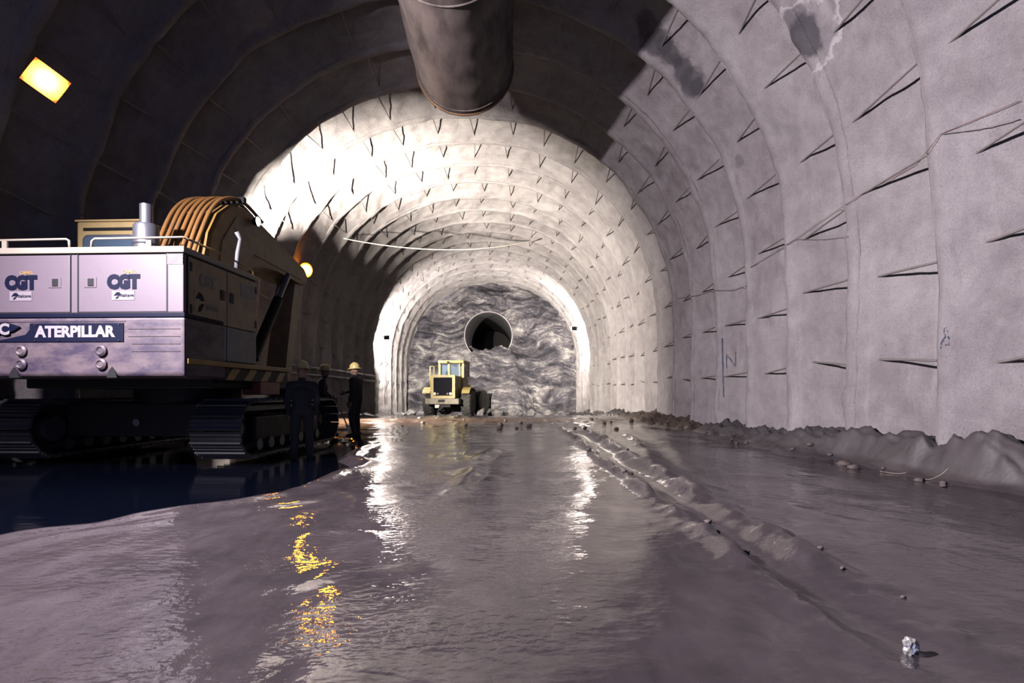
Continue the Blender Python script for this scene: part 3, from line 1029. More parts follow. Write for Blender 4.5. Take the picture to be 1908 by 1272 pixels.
# right side: two doors, ochre above and grey below
part('side_wall', box(B(), 1.30, HX1 - 0.02, 0.05, 1.83, 1.52, 2.92), M['dark'])
for y0, y1 in ((0.10, 0.98), (1.00, 1.86)):
    d = part('side_door', box(B(), 1.57, HX1 + 0.002, y0, y1, 2.06, 2.89), M['side'], 0.012)
    part('lower_panel', box(B(), 1.57, HX1 - 0.004, y0, y1, 1.53, 2.05), M['grey'], 0.012)
    part('latch', box(B(), 1.62, HX1 + 0.012, (y1 - 0.16 if y0 < 0.5 else y0 + 0.06), (y1 - 0.06 if y0 < 0.5 else y0 + 0.16), 2.43, 2.58), M['dark'], 0.004, parent=d)
    part('hinge', box(B(), 1.62, HX1 + 0.01, (y0 + 0.01 if y0 < 0.5 else y1 - 0.05), (y0 + 0.05 if y0 < 0.5 else y1 - 0.01), 2.13, 2.25), M['dark'], parent=d)
    part('hinge', box(B(), 1.62, HX1 + 0.01, (y0 + 0.01 if y0 < 0.5 else y1 - 0.05), (y0 + 0.05 if y0 < 0.5 else y1 - 0.01), 2.70, 2.82), M['dark'], parent=d)
    if y0 < 0.5:
        part('sticker', box(B(), 1.62, HX1 + 0.006, 0.20, 0.78, 2.16, 2.46), M['side'], parent=d)
        for pf in ([(0.22, 2.34), (0.30, 2.45), (0.38, 2.42), (0.42, 2.34), (0.36, 2.33), (0.30, 2.36)], [(0.42, 2.30), (0.34, 2.18), (0.28, 2.17), (0.30, 2.25), (0.35, 2.29)]):
            part('emblem', prism(B(), pf, HX1 + 0.006, HX1 + 0.010, 'x'), M['navy'], parent=d)
        text_obj('lettering', 'Italcave', 0.13, M['grey'], d, Matrix.Translation((HX1 + 0.008, 0.60, 2.27)) @ SIDE, 0.002, 0.002, 0.7)
        text_obj('lettering', 'CGT', 0.22, M['grey'], d, Matrix.Translation((HX1 + 0.005, 0.50, 2.62)) @ SIDE, 0.002, 0.012, 0.8)
    else:
        part('data_plate', box(B(), 1.62, HX1 + 0.006, 1.36, 1.78, 2.58, 2.80), M['grey'], 0.003, parent=d)
# revolving frame, walkway beam, striped skirt
part('revolving_frame', box(B(), -1.45, 1.45, 0.9, 3.4, 1.12, 1.52), M['dark'], 0.02)
part('walkway_beam', box(B(), 1.05, HX1 + 0.02, 0.05, 3.15, 1.44, 1.515), M['yellow'], 0.01)
part('skirt', box(B(), 1.50, HX1 - 0.03, 0.95, 3.05, 1.24, 1.44), M['dark'], 0.008)
for k in range(4):
    y0 = 1.0 + k * 0.52
    part('hazard_stripe', prism(B(), [(y0, 1.25), (y0 + 0.22, 1.25), (y0 + 0.42, 1.43), (y0 + 0.20, 1.43)], HX1 - 0.032, HX1 - 0.026, 'x'), M['yellow'])
part('tool_box', box(B(), 1.28, 1.60, 2.05, 2.75, 1.02, 1.24), M['red'], 0.01)
# muffler and stack
mx, my = 0.40, 0.95
bm = lathe(B(), [(0, 3.0), (0.17, 3.0), (0.17, 3.18), (0.155, 3.2), (0.155, 3.28), (0.172, 3.30), (0.172, 3.56), (0.15, 3.60), (0, 3.60)], 28, Matrix.Translation((mx, my, 0)))
part('muffler', bm, M['galv'], smooth='auto')
bm = lathe(B(), [(0.088, 3.58), (0.088, 3.90), (0.078, 3.90), (0.078, 3.6)], 24, Matrix.Translation((mx, my, 0)))
part('exhaust_stack', bm, M['galv'], smooth='auto')
# cab
cab = part('cab', box(B(), -1.58, -0.40, 1.95, 3.5, 1.5, 4.00), M['cab'], 0.04)
bm = prism(B(), rrect(-1.46, -0.54, 2.85, 3.76, 0.10), 1.935, 1.95, 'y')
wf = part('window_frame', bm, M['galv'], parent=cab)
bm = prism(B(), rrect(-1.425, -0.575, 2.88, 3.725, 0.08), 1.928, 1.94, 'y')
part('window_pane', bm, M['glass'], parent=cab)
part('vent_strip', box(B(), -1.45, -0.53, 1.938, 1.955, 3.83, 3.88), M['dark'], parent=cab)
for s in (-1.56, -0.42):
    part('roof_bracket', tube(B(), [(s, 2.0, 3.98), (s, 2.0, 4.11), (s + (0.07 if s < -1 else -0.05), 2.0, 4.12)], 0.012, 6), M['dark'], parent=cab)
part('roof_lip', box(B(), -1.60, -0.38, 1.93, 3.52, 3.985, 4.02), M['cab'], 0.01, parent=cab)
part('cab_side_window', prism(B(), rrect(2.15, 3.35, 2.5, 3.75, 0.1), -0.405, -0.392, 'x'), M['glass'], parent=cab)
# boom: gooseneck plate, x from 0.22 to 0.86
bp = [(1.72, 1.45), (1.68, 2.4), (1.72, 3.2), (1.86, 3.75), (2.10, 4.15), (2.45, 4.42), (2.9, 4.52), (3.3, 4.44), (5.55, 3.98), (5.72, 3.82), (5.62, 3.62), (5.3, 3.58),
      (4.2, 3.62), (3.3, 3.58), (2.85, 3.3), (2.65, 2.8), (2.60, 1.9), (2.62, 1.45)]
boom = part('boom', prism(B(), bp, 0.20, 0.86, 'x'), M['yellow'], 0.03)
part('boom_side_plate', prism(B(), [(2.0, 2.9), (2.15, 3.7), (2.6, 4.25), (3.2, 4.30), (5.3, 3.88), (5.3, 3.68), (3.2, 3.72), (2.75, 3.4)], 0.86, 0.875, 'x'), M['side'], parent=boom)
# hoses over the back of the boom
for k in range(7):
    hx = 0.16 + 0.107 * k
    jj = random.uniform(-0.02, 0.02)
    pts = [(hx - 0.03, 1.40, 2.75), (hx - 0.02, 1.46 + jj, 3.2), (hx, 1.66, 3.72 + jj), (hx + 0.01, 1.95, 4.2), (hx + 0.02, 2.36 + jj, 4.5), (hx + 0.03, 2.9, 4.62), (hx + 0.03, 3.6, 4.47)]
    bm = B()
    fine = []
    for i in range(len(pts) - 1):
        for q in range(5):
            t = q / 5
            p_ = [Vector(pts[max(i - 1, 0)]), Vector(pts[i]), Vector(pts[i + 1]), Vector(pts[min(i + 2, len(pts) - 1)])]
            fine.append(0.5 * ((2 * p_[1]) + (-p_[0] + p_[2]) * t + (2 * p_[0] - 5 * p_[1] + 4 * p_[2] - p_[3]) * t * t + (-p_[0] + 3 * p_[1] - 3 * p_[2] + p_[3]) * t ** 3))
    fine.append(Vector(pts[-1]))
    tube(bm, fine, 0.034, 10)
    part('hydraulic_hose', bm, M['hose'], smooth=True)
part('hose_clamp', box(B(), 0.12, 0.92, 2.75, 2.85, 4.55, 4.68), M['dark'], 0.015)
part('hose_clamp', box(B(), 0.10, 0.90, 1.40, 1.50, 3.16, 3.24), M['dark'], 0.012)
# stick, cylinders, bucket
st = [(5.35, 3.95), (5.75, 3.80), (5.55, 3.2), (4.95, 1.1), (4.70, 1.05), (4.72, 1.4), (5.1, 3.1)]
stick = part('stick', prism(B(), st, 0.32, 0.76, 'x'), M['side'], 0.02)
for s in (0.10, 0.96):
    c = part('boom_cylinder', cyl(B(), (s, 3.0, 1.7), (s, 4.0, 3.0), 0.10, None, 18), M['dark'], smooth='auto')
    part('cylinder_rod', cyl(B(), (s, 4.0, 3.0), (s, 4.45, 3.6), 0.06, None, 14), M['galv'], parent=c, smooth='auto')
bk = [(4.3, 0.9), (4.9, 1.25), (5.35, 0.9), (5.45, 0.45), (5.2, 0.12), (4.6, 0.04), (4.15, 0.10), (4.2, 0.16), (4.6, 0.12), (5.12, 0.2), (5.34, 0.5), (5.25, 0.85), (4.9, 1.12), (4.35, 0.84)]
bucket = part('bucket', prism(B(), bk, 0.05, 1.05, 'x'), M['dark'])
for k in range(5):
    x0 = 0.07 + 0.215 * k
    part('bucket_tooth', prism(B(), [(4.2, 0.08), (4.2, 0.16), (3.98, 0.10)], x0, x0 + 0.1, 'x'), M['galv'], parent=bucket)
# lamps on the boom
w = part('boom_lamp', lathe(B(), [(0, 0.10), (0.05, 0.09), (0.095, 0.0), (0.10, -0.02)], 18, Matrix.Translation((0.97, 3.15, 4.34)) @ Matrix.Rotation(-PI / 2, 4, 'Y')), M['dark'], smooth='auto')
part('lens', ball(B(), (0.965, 3.15, 4.34), 0.085, 0.6, 0.95, 1, 18, 12), M['lamp'], parent=w, smooth=True)

# undercarriage
part('turntable', cyl(B(), (0, 2.6, 0.86), (0, 2.6, 1.14), 0.85, 0.85, 32), M['dark'], smooth='auto')
part('carbody', box(B(), -1.6, 1.0, 1.75, 3.6, 0.32, 0.90), M['dark'], 0.05)
part('carbody_plug', cyl(B(), (-0.35, 1.72, 0.56), (-0.35, 1.76, 0.56), 0.06, None, 14), M['galv'], smooth='auto')
shoe_bm = B()
box(shoe_bm, -0.40, 0.40, -0.092, 0.092, -0.012, 0.012)
box(shoe_bm, -0.40, 0.40, -0.088, -0.062, 0.012, 0.050)
box(shoe_bm, -0.40, 0.40, -0.012, 0.010, 0.012, 0.036)
box(shoe_bm, -0.40, 0.40, 0.055, 0.075, 0.012, 0.036)
shoe_me = bpy.data.meshes.new('track_shoe')
shoe_bm.to_mesh(shoe_me)
shoe_bm.free()
shoe_me.materials.append(M['track'])
TR, TY0, TY1, TZ = 0.43, 1.50, 4.75, 0.475
for cx in (1.40, -1.93):
    # chain loop
    prof = []
    for k in range(13):
        a = PI / 2 + PI * k / 12
        prof.append((TY0 + 0.36 * math.cos(a), TZ + 0.36 * math.sin(a)))
    for k in range(13):
        a = -PI / 2 + PI * k / 12
        prof.append((TY1 + 0.36 * math.cos(a), TZ + 0.36 * math.sin(a)))
    inner = [((y - (TY0 + TY1) / 2) * 0.96 + (TY0 + TY1) / 2, (z - TZ) * 0.78 + TZ) for y, z in prof]
    bm = B()
    for x0 in (-0.14, 0.10):
        a = [bm.verts.new((cx + x0, y, z)) for y, z in prof]
        b = [bm.verts.new((cx + x0, y, z)) for y, z in inner]
        c = [bm.verts.new((cx + x0 + 0.05, y, z)) for y, z in prof]
        d = [bm.verts.new((cx + x0 + 0.05, y, z)) for y, z in inner]
        n = len(prof)
        for i in range(n):
            j = (i + 1) % n
            bm.faces.new((a[i], a[j], b[j], b[i]))
            bm.faces.new((c[i], d[i], d[j], c[j]))
            bm.faces.new((a[i], c[i], c[j], a[j]))
            bm.faces.new((b[i], b[j], d[j], d[i]))
    tr = part('track', bm, M['track'])
    per = 2 * (TY1 - TY0) + 2 * PI * TR
    ns_ = int(per / 0.192)
    for k in range(ns_):
        s = per * k / ns_
        L1 = TY1 - TY0
        if s < L1:
            y, z, a = TY0 + s, TZ + TR, 0
        elif s < L1 + PI * TR:
            a = -(s - L1) / TR
            y, z = TY1 + TR * math.sin(-a), TZ + TR * math.cos(a)
        elif s < 2 * L1 + PI * TR:
            y, z, a = TY1 - (s - L1 - PI * TR), TZ - TR, PI
        else:
            a = PI - (s - 2 * L1 - PI * TR) / TR
            y, z = TY0 - TR * math.sin(a), TZ + TR * math.cos(a)
        o = link('track_shoe', shoe_me, None, tr)
        o.location = (cx, y, z)
        o.rotation_euler = (a, 0, 0)
    for yy_, nm in ((TY0, 'sprocket'), (TY1, 'idler')):
        bm = lathe(B(), [(0, -0.16), (0.10, -0.16), (0.13, -0.12), (0.28, -0.10), (0.33, -0.06), (0.33, 0.06), (0.28, 0.10), (0.13, 0.12), (0.10, 0.16), (0, 0.16)], 26,
                   Matrix.Translation((cx, yy_, TZ)) @ Matrix.Rotation(PI / 2, 4, 'Y'))
        part(nm, bm, M['track'], parent=tr, smooth='auto')
    part('final_drive', cyl(B(), (cx - 0.33, TY0, TZ), (cx + 0.40 * (1 if cx < 0 else -1), TY0, TZ), 0.22, 0.20, 20), M['track'], parent=tr, smooth='auto')
    part('track_frame', box(B(), cx - 0.24, cx + 0.24, TY0 + 0.3, TY1 - 0.35, 0.24, 0.66), M['dark'], 0.03, parent=tr)
    for k in range(7):
        y = TY0 + 0.42 + k * 0.40
        part('roller', cyl(B(), (cx - 0.26, y, 0.19), (cx + 0.26, y, 0.19), 0.10, None, 14), M['track'], parent=tr, smooth='auto')

# ------------------------------------------------------------------ wheel loader before the face (local: y forward, rear at y = 0)
LD = thing('wheel_loader', 'yellow wheel loader with a black radiator grille standing before the rock face', 'loader', (-4.05, 32.4, -1.42), math.radians(-9))


def lp(name, bm, m, bevel=0.0, parent=LD, smooth=False):
    return obj(name, bm, m, parent, smooth, bevel)


lp('engine_hood', box(B(), -0.72, 0.72, 0.06, 2.25, 1.12, 2.48), M['lyellow'], 0.05)
fr = lp('grille_frame', prism(B(), rrect(-0.76, 0.76, 1.10, 2.52, 0.06), 0.0, 0.10, 'y'), M['lyellow'], 0.01)
gr = lp('grille', box(B(), -0.58, 0.58, -0.02, 0.02, 1.26, 2.36), M['grille'], 0.01, parent=fr)
for k in range(9):
    x = -0.5 + k * 0.125
    lp('grille_bar', box(B(), x - 0.012, x + 0.012, -0.03, -0.01, 1.28, 2.34), M['grille'], parent=fr)
M['lamp_white'] = paint('lamp_white', (0.5, 0.48, 0.44), 0.3, 0, 0.05)
for x, mt in ((-0.49, 'lamp_white'), (-0.30, 'red'), (0.30, 'red'), (0.49, 'lamp_white')):
    lp('tail_lamp', cyl(B(), (x, -0.06, 1.38), (x, -0.02, 1.38), 0.085 if mt == 'lamp_white' else 0.06, None, 14), M[mt], parent=fr, smooth='auto')
M['bumper'] = paint('dusty_bumper', (0.20, 0.165, 0.13), 0.6, 0, 0.5)
lp('rear_bumper', box(B(), -1.08, 1.02, -0.12, 0.5, 0.74, 1.10), M['bumper'], 0.04)
lp('number_plate', box(B(), -0.26, 0.16, -0.135, -0.11, 0.86, 1.02), M['dark'], 0.005)
lp('rear_frame', box(B(), -0.45, 0.45, 0.1, 2.9, 0.55, 1.1), M['dark'], 0.03)
lp('drip_tray', prism(B(), [(-0.50, 0.52), (-0.26, 0.52), (-0.22, 0.70), (-0.50, 0.72)], 0.02, 0.10, 'y'), M['lamp_white'])
c = lp('cab', box(B(), -0.72, 0.82, 1.75, 3.25, 1.5, 2.45), M['lyellow'], 0.04)
lp('cab_roof', box(B(), -0.80, 0.90, 1.65, 3.35, 3.30, 3.50), M['lyellow'], 0.06, parent=c)
for x in (-0.72, 0.82):
    for y in (1.80, 3.2):
        lp('cab_post', box(B(), x - 0.07, x + 0.07, y - 0.06, y + 0.06, 2.4, 3.34), M['lyellow'], 0.01, parent=c)
lp('cab_post', box(B(), -0.18, -0.04, 1.76, 1.84, 2.4, 3.3), M['lyellow'], 0.01, parent=c)
lp('cab_post', box(B(), 0.55, 0.63, 1.76, 1.84, 2.4, 3.3), M['lyellow'], 0.01, parent=c)
M['pane'] = paint('pale_glass', (0.09, 0.12, 0.17), 0.12, 0, 0.1)
lp('window_pane', box(B(), -0.66, -0.18, 1.80, 1.82, 2.44, 3.28), M['pane'], parent=c)
lp('window_pane', box(B(), -0.04, 0.56, 1.80, 1.82, 2.44, 3.28), M['pane'], parent=c)
lp('window_pane', box(B(), 0.84, 0.86, 1.88, 3.15, 2.44, 3.28), M['pane'], parent=c)
lp('seat', box(B(), -0.12, 0.42, 2.3, 2.5, 2.3, 3.0), M['dark'], 0.05, parent=c)
lp('roof_lamp', cyl(B(), (-0.12, 1.58, 3.37), (-0.12, 1.66, 3.37), 0.075, None, 14), M['dark'], parent=c, smooth='auto')
lad = lp('ladder_rail', tube(B(), [(-1.18, 1.3, 1.55), (-1.18, 1.3, 3.08), (-0.75, 1.5, 3.10)], 0.045, 8), M['lyellow'], smooth=True)
lp('rail_bar', tube(B(), [(-1.20, 1.3, 2.46), (-0.72, 1.4, 2.46)], 0.04, 8), M['lyellow'], parent=lad)
lp('rail_bar', tube(B(), [(-0.95, 1.35, 2.46), (-0.95, 1.35, 3.08)], 0.03, 8), M['lyellow'], parent=lad)
lp('rail_bar', tube(B(), [(-1.18, 1.3, 1.9), (-0.72, 1.4, 1.9)], 0.035, 8), M['lyellow'], parent=lad)
lp('platform', box(B(), -1.30, -0.74, 0.9, 2.9, 1.50, 1.62), M['lyellow'], 0.02)
for s in (-1, 1):
    lp('fender', prism(B(), [(0.6, 1.40), (0.75, 1.62), (1.1, 1.78), (1.95, 1.78), (2.3, 1.6), (2.42, 1.4), (2.36, 1.38), (2.2, 1.54), (1.9, 1.70), (1.15, 1.70), (0.8, 1.55), (0.66, 1.38)],
                        s * 1.0 if s > 0 else -1.5, 1.5 if s > 0 else -1.0, 'x'), M['lyellow'])
tread_prof = [(0.0, -0.30), (0.42, -0.30), (0.50, -0.32), (0.72, -0.31), (0.80, -0.24), (0.82, 0.0), (0.80, 0.24), (0.72, 0.31), (0.50, 0.32), (0.42, 0.30), (0, 0.30)]
for (x, y, turn) in ((-1.22, 1.5, 0), (1.22, 1.5, 0), (-1.10, 4.5, -14), (1.42, 4.3, -14)):
    Mx = Matrix.Translation((x, y, 0.80)) @ Matrix.Rotation(math.radians(turn), 4, 'Z') @ Matrix.Rotation(PI / 2, 4, 'Y')
    ty = lp('tyre', lathe(B(), tread_prof, 36, Mx), M['rubber'], smooth='auto')
    bm = B()
    for k in range(20):
        for s in (-1, 1):
            m2 = Mx @ Matrix.Rotation(2 * PI * (k + 0.5 * (s > 0)) / 20, 4, 'Z') @ Matrix.Translation((0.83, 0, 0.15 * s)) @ Matrix.Rotation(0.5 * s, 4, 'X') @ Matrix.Diagonal((0.06, 0.075, 0.30, 1))
            bmesh.ops.create_cube(bm, size=1, matrix=m2)
    lp('tread_lugs', bm, M['rubber'], parent=ty)
    lp('wheel_hub', lathe(B(), [(0.0, 0.28), (0.12, 0.28), (0.16, 0.22), (0.36, 0.20), (0.42, 0.31), (0.40, 0.31)], 24, Mx if x > 0 else Mx @ Matrix.Rotation(PI, 4, 'X')), M['lyellow'], parent=ty, smooth='auto')
lp('rear_axle', cyl(B(), (-1.0, 1.5, 0.8), (1.0, 1.5, 0.8), 0.16, None, 14), M['dark'])
lp('front_frame', box(B(), -0.45, 0.75, 2.9, 5.0, 0.6, 1.5), M['lyellow'], 0.05)
lp('front_axle', cyl(B(), (-0.9, 4.45, 0.8), (1.25, 4.33, 0.8), 0.16, None, 14), M['dark'])
for x in (-0.35, 0.75):
    lp('lift_arm', prism(B(), [(3.4, 1.9), (3.7, 2.0), (5.9, 1.0), (6.2, 0.5), (6.0, 0.4), (5.6, 0.8)], x - 0.07, x + 0.07, 'x'), M['lyellow'])
lp('bucket', prism(B(), [(5.9, 0.08), (7.3, 0.06), (7.3, 0.12), (6.2, 0.2), (6.0, 0.5), (6.1, 1.0), (6.5, 1.35), (6.42, 1.4), (6.0, 1.1), (5.85, 0.5)], -1.3, 1.8, 'x'), M['dark'])


# ------------------------------------------------------------------ workers
def capsule(bm, p0, r0, p1, r1, n=14):
    p0, p1 = Vector(p0), Vector(p1)
    d = p1 - p0
    L = d.length
    Mx = Matrix.Translation(p0) @ d.to_track_quat('Z', 'Y').to_matrix().to_4x4()
    prof = [(0, -r0)]
    for k in range(1, 5):
        a = -PI / 2 + PI / 2 * k / 4
        prof.append((r0 * math.cos(a), r0 * math.sin(a)))
    for k in range(0, 4):
        a = PI / 2 * k / 4
        prof.append((r1 * math.cos(a), L + r1 * math.sin(a)))
    prof.append((0, L + r1))
    lathe(bm, prof, n, Mx)


def chain(bm, pts):
    for (p0, r0), (p1, r1) in zip(pts[:-1], pts[1:]):
        capsule(bm, p0, r0, p1, r1)


def hand(bm, wrist, direction, palm_n, side, curl=0.6):
    d = Vector(direction).normalized()
    n = Vector(palm_n)
    n = (n - d * n.dot(d)).normalized()
    s = d.cross(n) * side
    w = Vector(wrist)
    ball(bm, w + d * 0.05, 1, 0.042, 0.018, 0.05, 12, 8, Matrix((s, n, d)).transposed().to_4x4())
    for i, (o, L) in enumerate(((-0.033, 0.062), (-0.011, 0.075), (0.011, 0.082), (0.033, 0.074))):
        b = w + d * 0.088 + s * o
        m1 = b + (d * math.cos(curl * 0.6) + n * math.sin(curl * 0.6)) * L * 0.5
        m2 = m1 + (d * math.cos(curl * 1.6) + n * math.sin(curl * 1.6)) * L * 0.5
        chain(bm, [(w + d * 0.06 + s * o * 0.9, 0.012), (b, 0.0115), (m1, 0.0105), (m2, 0.009)])
    b = w + d * 0.03 + s * 0.038
    t1 = b + (d * 0.6 + s * 0.75 + n * 0.3).normalized() * 0.04
    t2 = t1 + (d * 0.9 + n * 0.5).normalized() * 0.035
    chain(bm, [(w + d * 0.02 + s * 0.02, 0.016), (b, 0.015), (t1, 0.0125), (t2, 0.011)])


def worker(label, loc, rotz, pose, cloth, group):
    """local frame: the figure faces +y"""
    t = thing('person', label, 'person', loc, rotz, group)
    hip = Vector(pose['hip'])
    chest = Vector(pose['chest'])
    neck = Vector(pose['neck'])
    head = Vector(pose['head'])
    bm = B()
    # torso with broad shoulders
    side = Vector((1, 0, 0))
    capsule(bm, hip - side * 0.075, 0.125, hip + side * 0.075, 0.125)
    capsule(bm, hip + Vector((0, 0, 0.03)), 0.155, chest, 0.165)
    capsule(bm, chest - side * 0.07, 0.135, chest + side * 0.07, 0.135)
    capsule(bm, neck - side * 0.13 - Vector((0, 0, 0.10)), 0.085, neck + side * 0.13 - Vector((0, 0, 0.10)), 0.085)
    capsule(bm, neck - Vector((0, 0, 0.08)), 0.07, head - Vector((0, 0, 0.06)), 0.06)
    # head with nose, brow, jaw, ears
    ball(bm, head, 1, 0.077, 0.098, 0.115, 20, 14)
    ball(bm, head + Vector((0, 0.035, -0.065)), 1, 0.055, 0.062, 0.055, 14, 10)
    capsule(bm, head + Vector((0, 0.088, 0.012)), 0.010, head + Vector((0, 0.112, -0.022)), 0.015, 8)
    capsule(bm, head + Vector((-0.035, 0.088, 0.026)), 0.012, head + Vector((0.035, 0.088, 0.026)), 0.012, 8)
    capsule(bm, head + Vector((-0.022, 0.090, -0.055)), 0.009, head + Vector((0.022, 0.090, -0.055)), 0.009, 8)
    for s in (-1, 1):
        ball(bm, head + Vector((s * 0.078, -0.005, -0.005)), 1, 0.012, 0.024, 0.034, 10, 8)
    for s, key in ((-1, 'L'), (1, 'R')):
        knee, ankle, toe = Vector(pose['knee' + key]), Vector(pose['ankle' + key]), Vector(pose['toe' + key])
        chain(bm, [(hip + side * s * 0.095, 0.108), (knee, 0.072), (ankle + (knee - ankle) * 0.55, 0.070), (ankle, 0.052)])
        chain(bm, [(ankle - (toe - ankle) * 0.25 + Vector((0, 0, -0.035)), 0.05), (ankle + (toe - ankle) * 0.5 + Vector((0, 0, -0.02)), 0.048), (toe, 0.036)])
        sh = neck + side * s * 0.185 - Vector((0, 0, 0.10))
        elb, wr = Vector(pose['elbow' + key]), Vector(pose['wrist' + key])
        chain(bm, [(sh, 0.078), (elb, 0.055), (wr, 0.038)])
        hand(bm, wr + (wr - elb).normalized() * 0.02, pose.get('hand' + key, wr - elb), pose.get('palm' + key, (-s, 0, 0)), s if s > 0 else -1, pose.get('curl', 0.5))
    me = bpy.data.meshes.new('body')
    bmesh.ops.recalc_face_normals(bm, faces=bm.faces)
    bm.to_mesh(me)
    bm.free()
    tmp = bpy.data.objects.new('body', me)
    COL.objects.link(tmp)
    md = tmp.modifiers.new('remesh', 'REMESH')
    md.mode = 'VOXEL'
    md.voxel_size = 0.0085
    md.use_smooth_shade = True
    sm = tmp.modifiers.new('smooth', 'SMOOTH')
    sm.factor = 0.5
    sm.iterations = 3
    bpy.context.view_layer.update()
    me2 = bpy.data.meshes.new_from_object(tmp.evaluated_get(bpy.context.evaluated_depsgraph_get()))
    bpy.data.objects.remove(tmp)
    me2.name = 'body'
    me2.materials.clear()
    me2.materials.append(cloth)
    me2.materials.append(M['skin'])
    wr = [Vector(pose['wristL']), Vector(pose['wristR'])]
    el = [Vector(pose['elbowL']), Vector(pose['elbowR'])]
    for p in me2.polygons:
        c = p.center
        skin = c.z > neck.z + 0.035 and (c - head).length < 0.26
        for a, e in zip(wr, el):
            ax_ = (a - e).normalized()
            t_ = (c - a).dot(ax_)
            if 0.012 < t_ < 0.26 and ((c - a) - ax_ * t_).length < 0.075 and c.z < 1.3:
                skin = True
        p.material_index = 1 if skin else 0
        p.use_smooth = True
    link('body', me2, None, t)
    # hard hat
    bm = lathe(B(), [(0.155, -0.012), (0.150, 0.0), (0.112, 0.008), (0.110, 0.05), (0.095, 0.10), (0.055, 0.132), (0, 0.142)], 26,
               Matrix.Translation(head + Vector((0, -0.004, 0.045))) @ Matrix.Rotation(math.radians(-5), 4, 'X') @ Matrix.Diagonal((0.93, 1.12, 1, 1)))
    hh = obj('hard_hat', bm, M['helmet'], t, 'auto')
    bm = tube(B(), [head + Vector((0, -0.11, 0.10)), head + Vector((0, -0.06, 0.175)), head + Vector((0, 0.03, 0.192)), head + Vector((0, 0.10, 0.13))], 0.012, 8)
    obj('hat_ridge', bm, M['helmet'], hh, True)
    return t


stand = dict(hip=(0, 0, 0.93), chest=(0, 0.01, 1.22), neck=(0, 0.0, 1.47), head=(0, 0.03, 1.62),
             kneeL=(-0.12, 0.03, 0.50), ankleL=(-0.13, -0.02, 0.09), toeL=(-0.16, 0.15, 0.04),
             kneeR=(0.12, 0.05, 0.50), ankleR=(0.13, 0.02, 0.09), toeR=(0.17, 0.19, 0.04),
             elbowL=(-0.245, -0.03, 1.12), wristL=(-0.215, 0.06, 0.87), elbowR=(0.245, -0.03, 1.12), wristR=(0.215, 0.06, 0.87))
stride = dict(hip=(0, 0, 0.91), chest=(0, 0.06, 1.20), neck=(0, 0.10, 1.44), head=(0, 0.15, 1.58),
              kneeL=(-0.10, 0.20, 0.52), ankleL=(-0.11, 0.26, 0.10), toeL=(-0.12, 0.44, 0.045),
              kneeR=(0.10, -0.06, 0.50), ankleR=(0.11, -0.34, 0.13), toeR=(0.12, -0.20, 0.045),
              elbowL=(-0.29, 0.14, 1.08), wristL=(-0.16, 0.34, 0.93), elbowR=(0.29, 0.10, 1.06), wristR=(0.15, 0.36, 0.80), curl=1.15)
reach = dict(stand)
reach.update(elbowR=(0.27, 0.16, 1.15), wristR=(0.20, 0.36, 1.08), head=(0.01, 0.05, 1.61), kneeL=(-0.11, 0.08, 0.5))
WG = 'workers beside the excavator'
w1 = (-4.62, 12.95)
worker('worker in dark clothes and pale hard hat stepping along with a shovel', (w1[0], w1[1], fh(*w1) - 0.02), math.radians(-72), stride, M['cloth'], WG)
w2 = (-3.72, 13.0)
worker('worker in brown clothes and yellow hard hat standing in the open mud', (w2[0], w2[1], fh(*w2) - 0.02), math.radians(78), reach, M['cloth2'], WG)
w3 = (-3.62, 9.35)
worker('worker in black clothes standing right against the excavator track', (w3[0], w3[1], fh(*w3) - 0.02), math.radians(20), stand, M['cloth'], WG)
# shovel held by the stepping worker
c_, s_ = math.cos(math.radians(-72)), math.sin(math.radians(-72))


def w1p(x, y, z):
    return Vector((w1[0] + c_ * x - s_ * y, w1[1] + s_ * x + c_ * y, fh(*w1) - 0.02 + z))


sh = thing('shovel', 'long wooden handled shovel held by the stepping worker', 'shovel', tuple(w1p(0.02, 0.62, 0.03)))
off = Vector(sh.location)
a, b = w1p(-0.17, 0.36, 1.02) - off, w1p(0.05, 0.66, 0.28) - off
obj('handle', tube(B(), [a, (a + b) / 2, b], 0.016, 8), M['wood'], sh, True)
d = (b - a).normalized()
sd = d.cross(Vector((0, 0, 1))).normalized()
nn = sd.cross(d)
bm = B()
prof2 = [(-0.10, 0), (0.10, 0), (0.115, 0.14), (0.08, 0.22), (0, 0.27), (-0.08, 0.22), (-0.115, 0.14)]
vs = [[bm.verts.new(b + sd * u + d * v + nn * (th_ + 0.25 * u * u * 8)) for u, v in prof2] for th_ in (-0.003, 0.003)]
bm.faces.new(vs[0])
bm.faces.new(vs[1][::-1])
for i in range(7):
    j = (i + 1) % 7
    bm.faces.new((vs[0][i], vs[0][j], vs[1][j], vs[1][i]))
obj('blade', bm, M['galv'], sh)

# ------------------------------------------------------------------ pipes along the left wall, cables, wires
for z, lab in ((1.02, 'upper grey pipe running along the dark wall behind the workers'), (0.72, 'lower grey pipe running along the dark wall behind the workers')):
    p = thing('pipe', lab, 'pipe', (-8.05, 16.0, z), 0, 'service pipes on the wall')
    obj('tube', tube(B(), [(0, 0, 0), (0, 8, 0.02), (0, 16, -0.02)], 0.055, 12), M['galv'], p, True)
    for k in range(1, 5):
        obj('flange', cyl(B(), (0, k * 3.4 - 0.03, 0), (0, k * 3.4 + 0.03, 0), 0.085, None, 14), M['galv'], p, 'auto')
        obj('hook', tube(B(), [(0, k * 3.4 - 0.6, -0.06), (-0.10, k * 3.4 - 0.6, -0.08), (-0.2, k * 3.4 - 0.6, -0.04)], 0.014, 6), M['dark'], p)

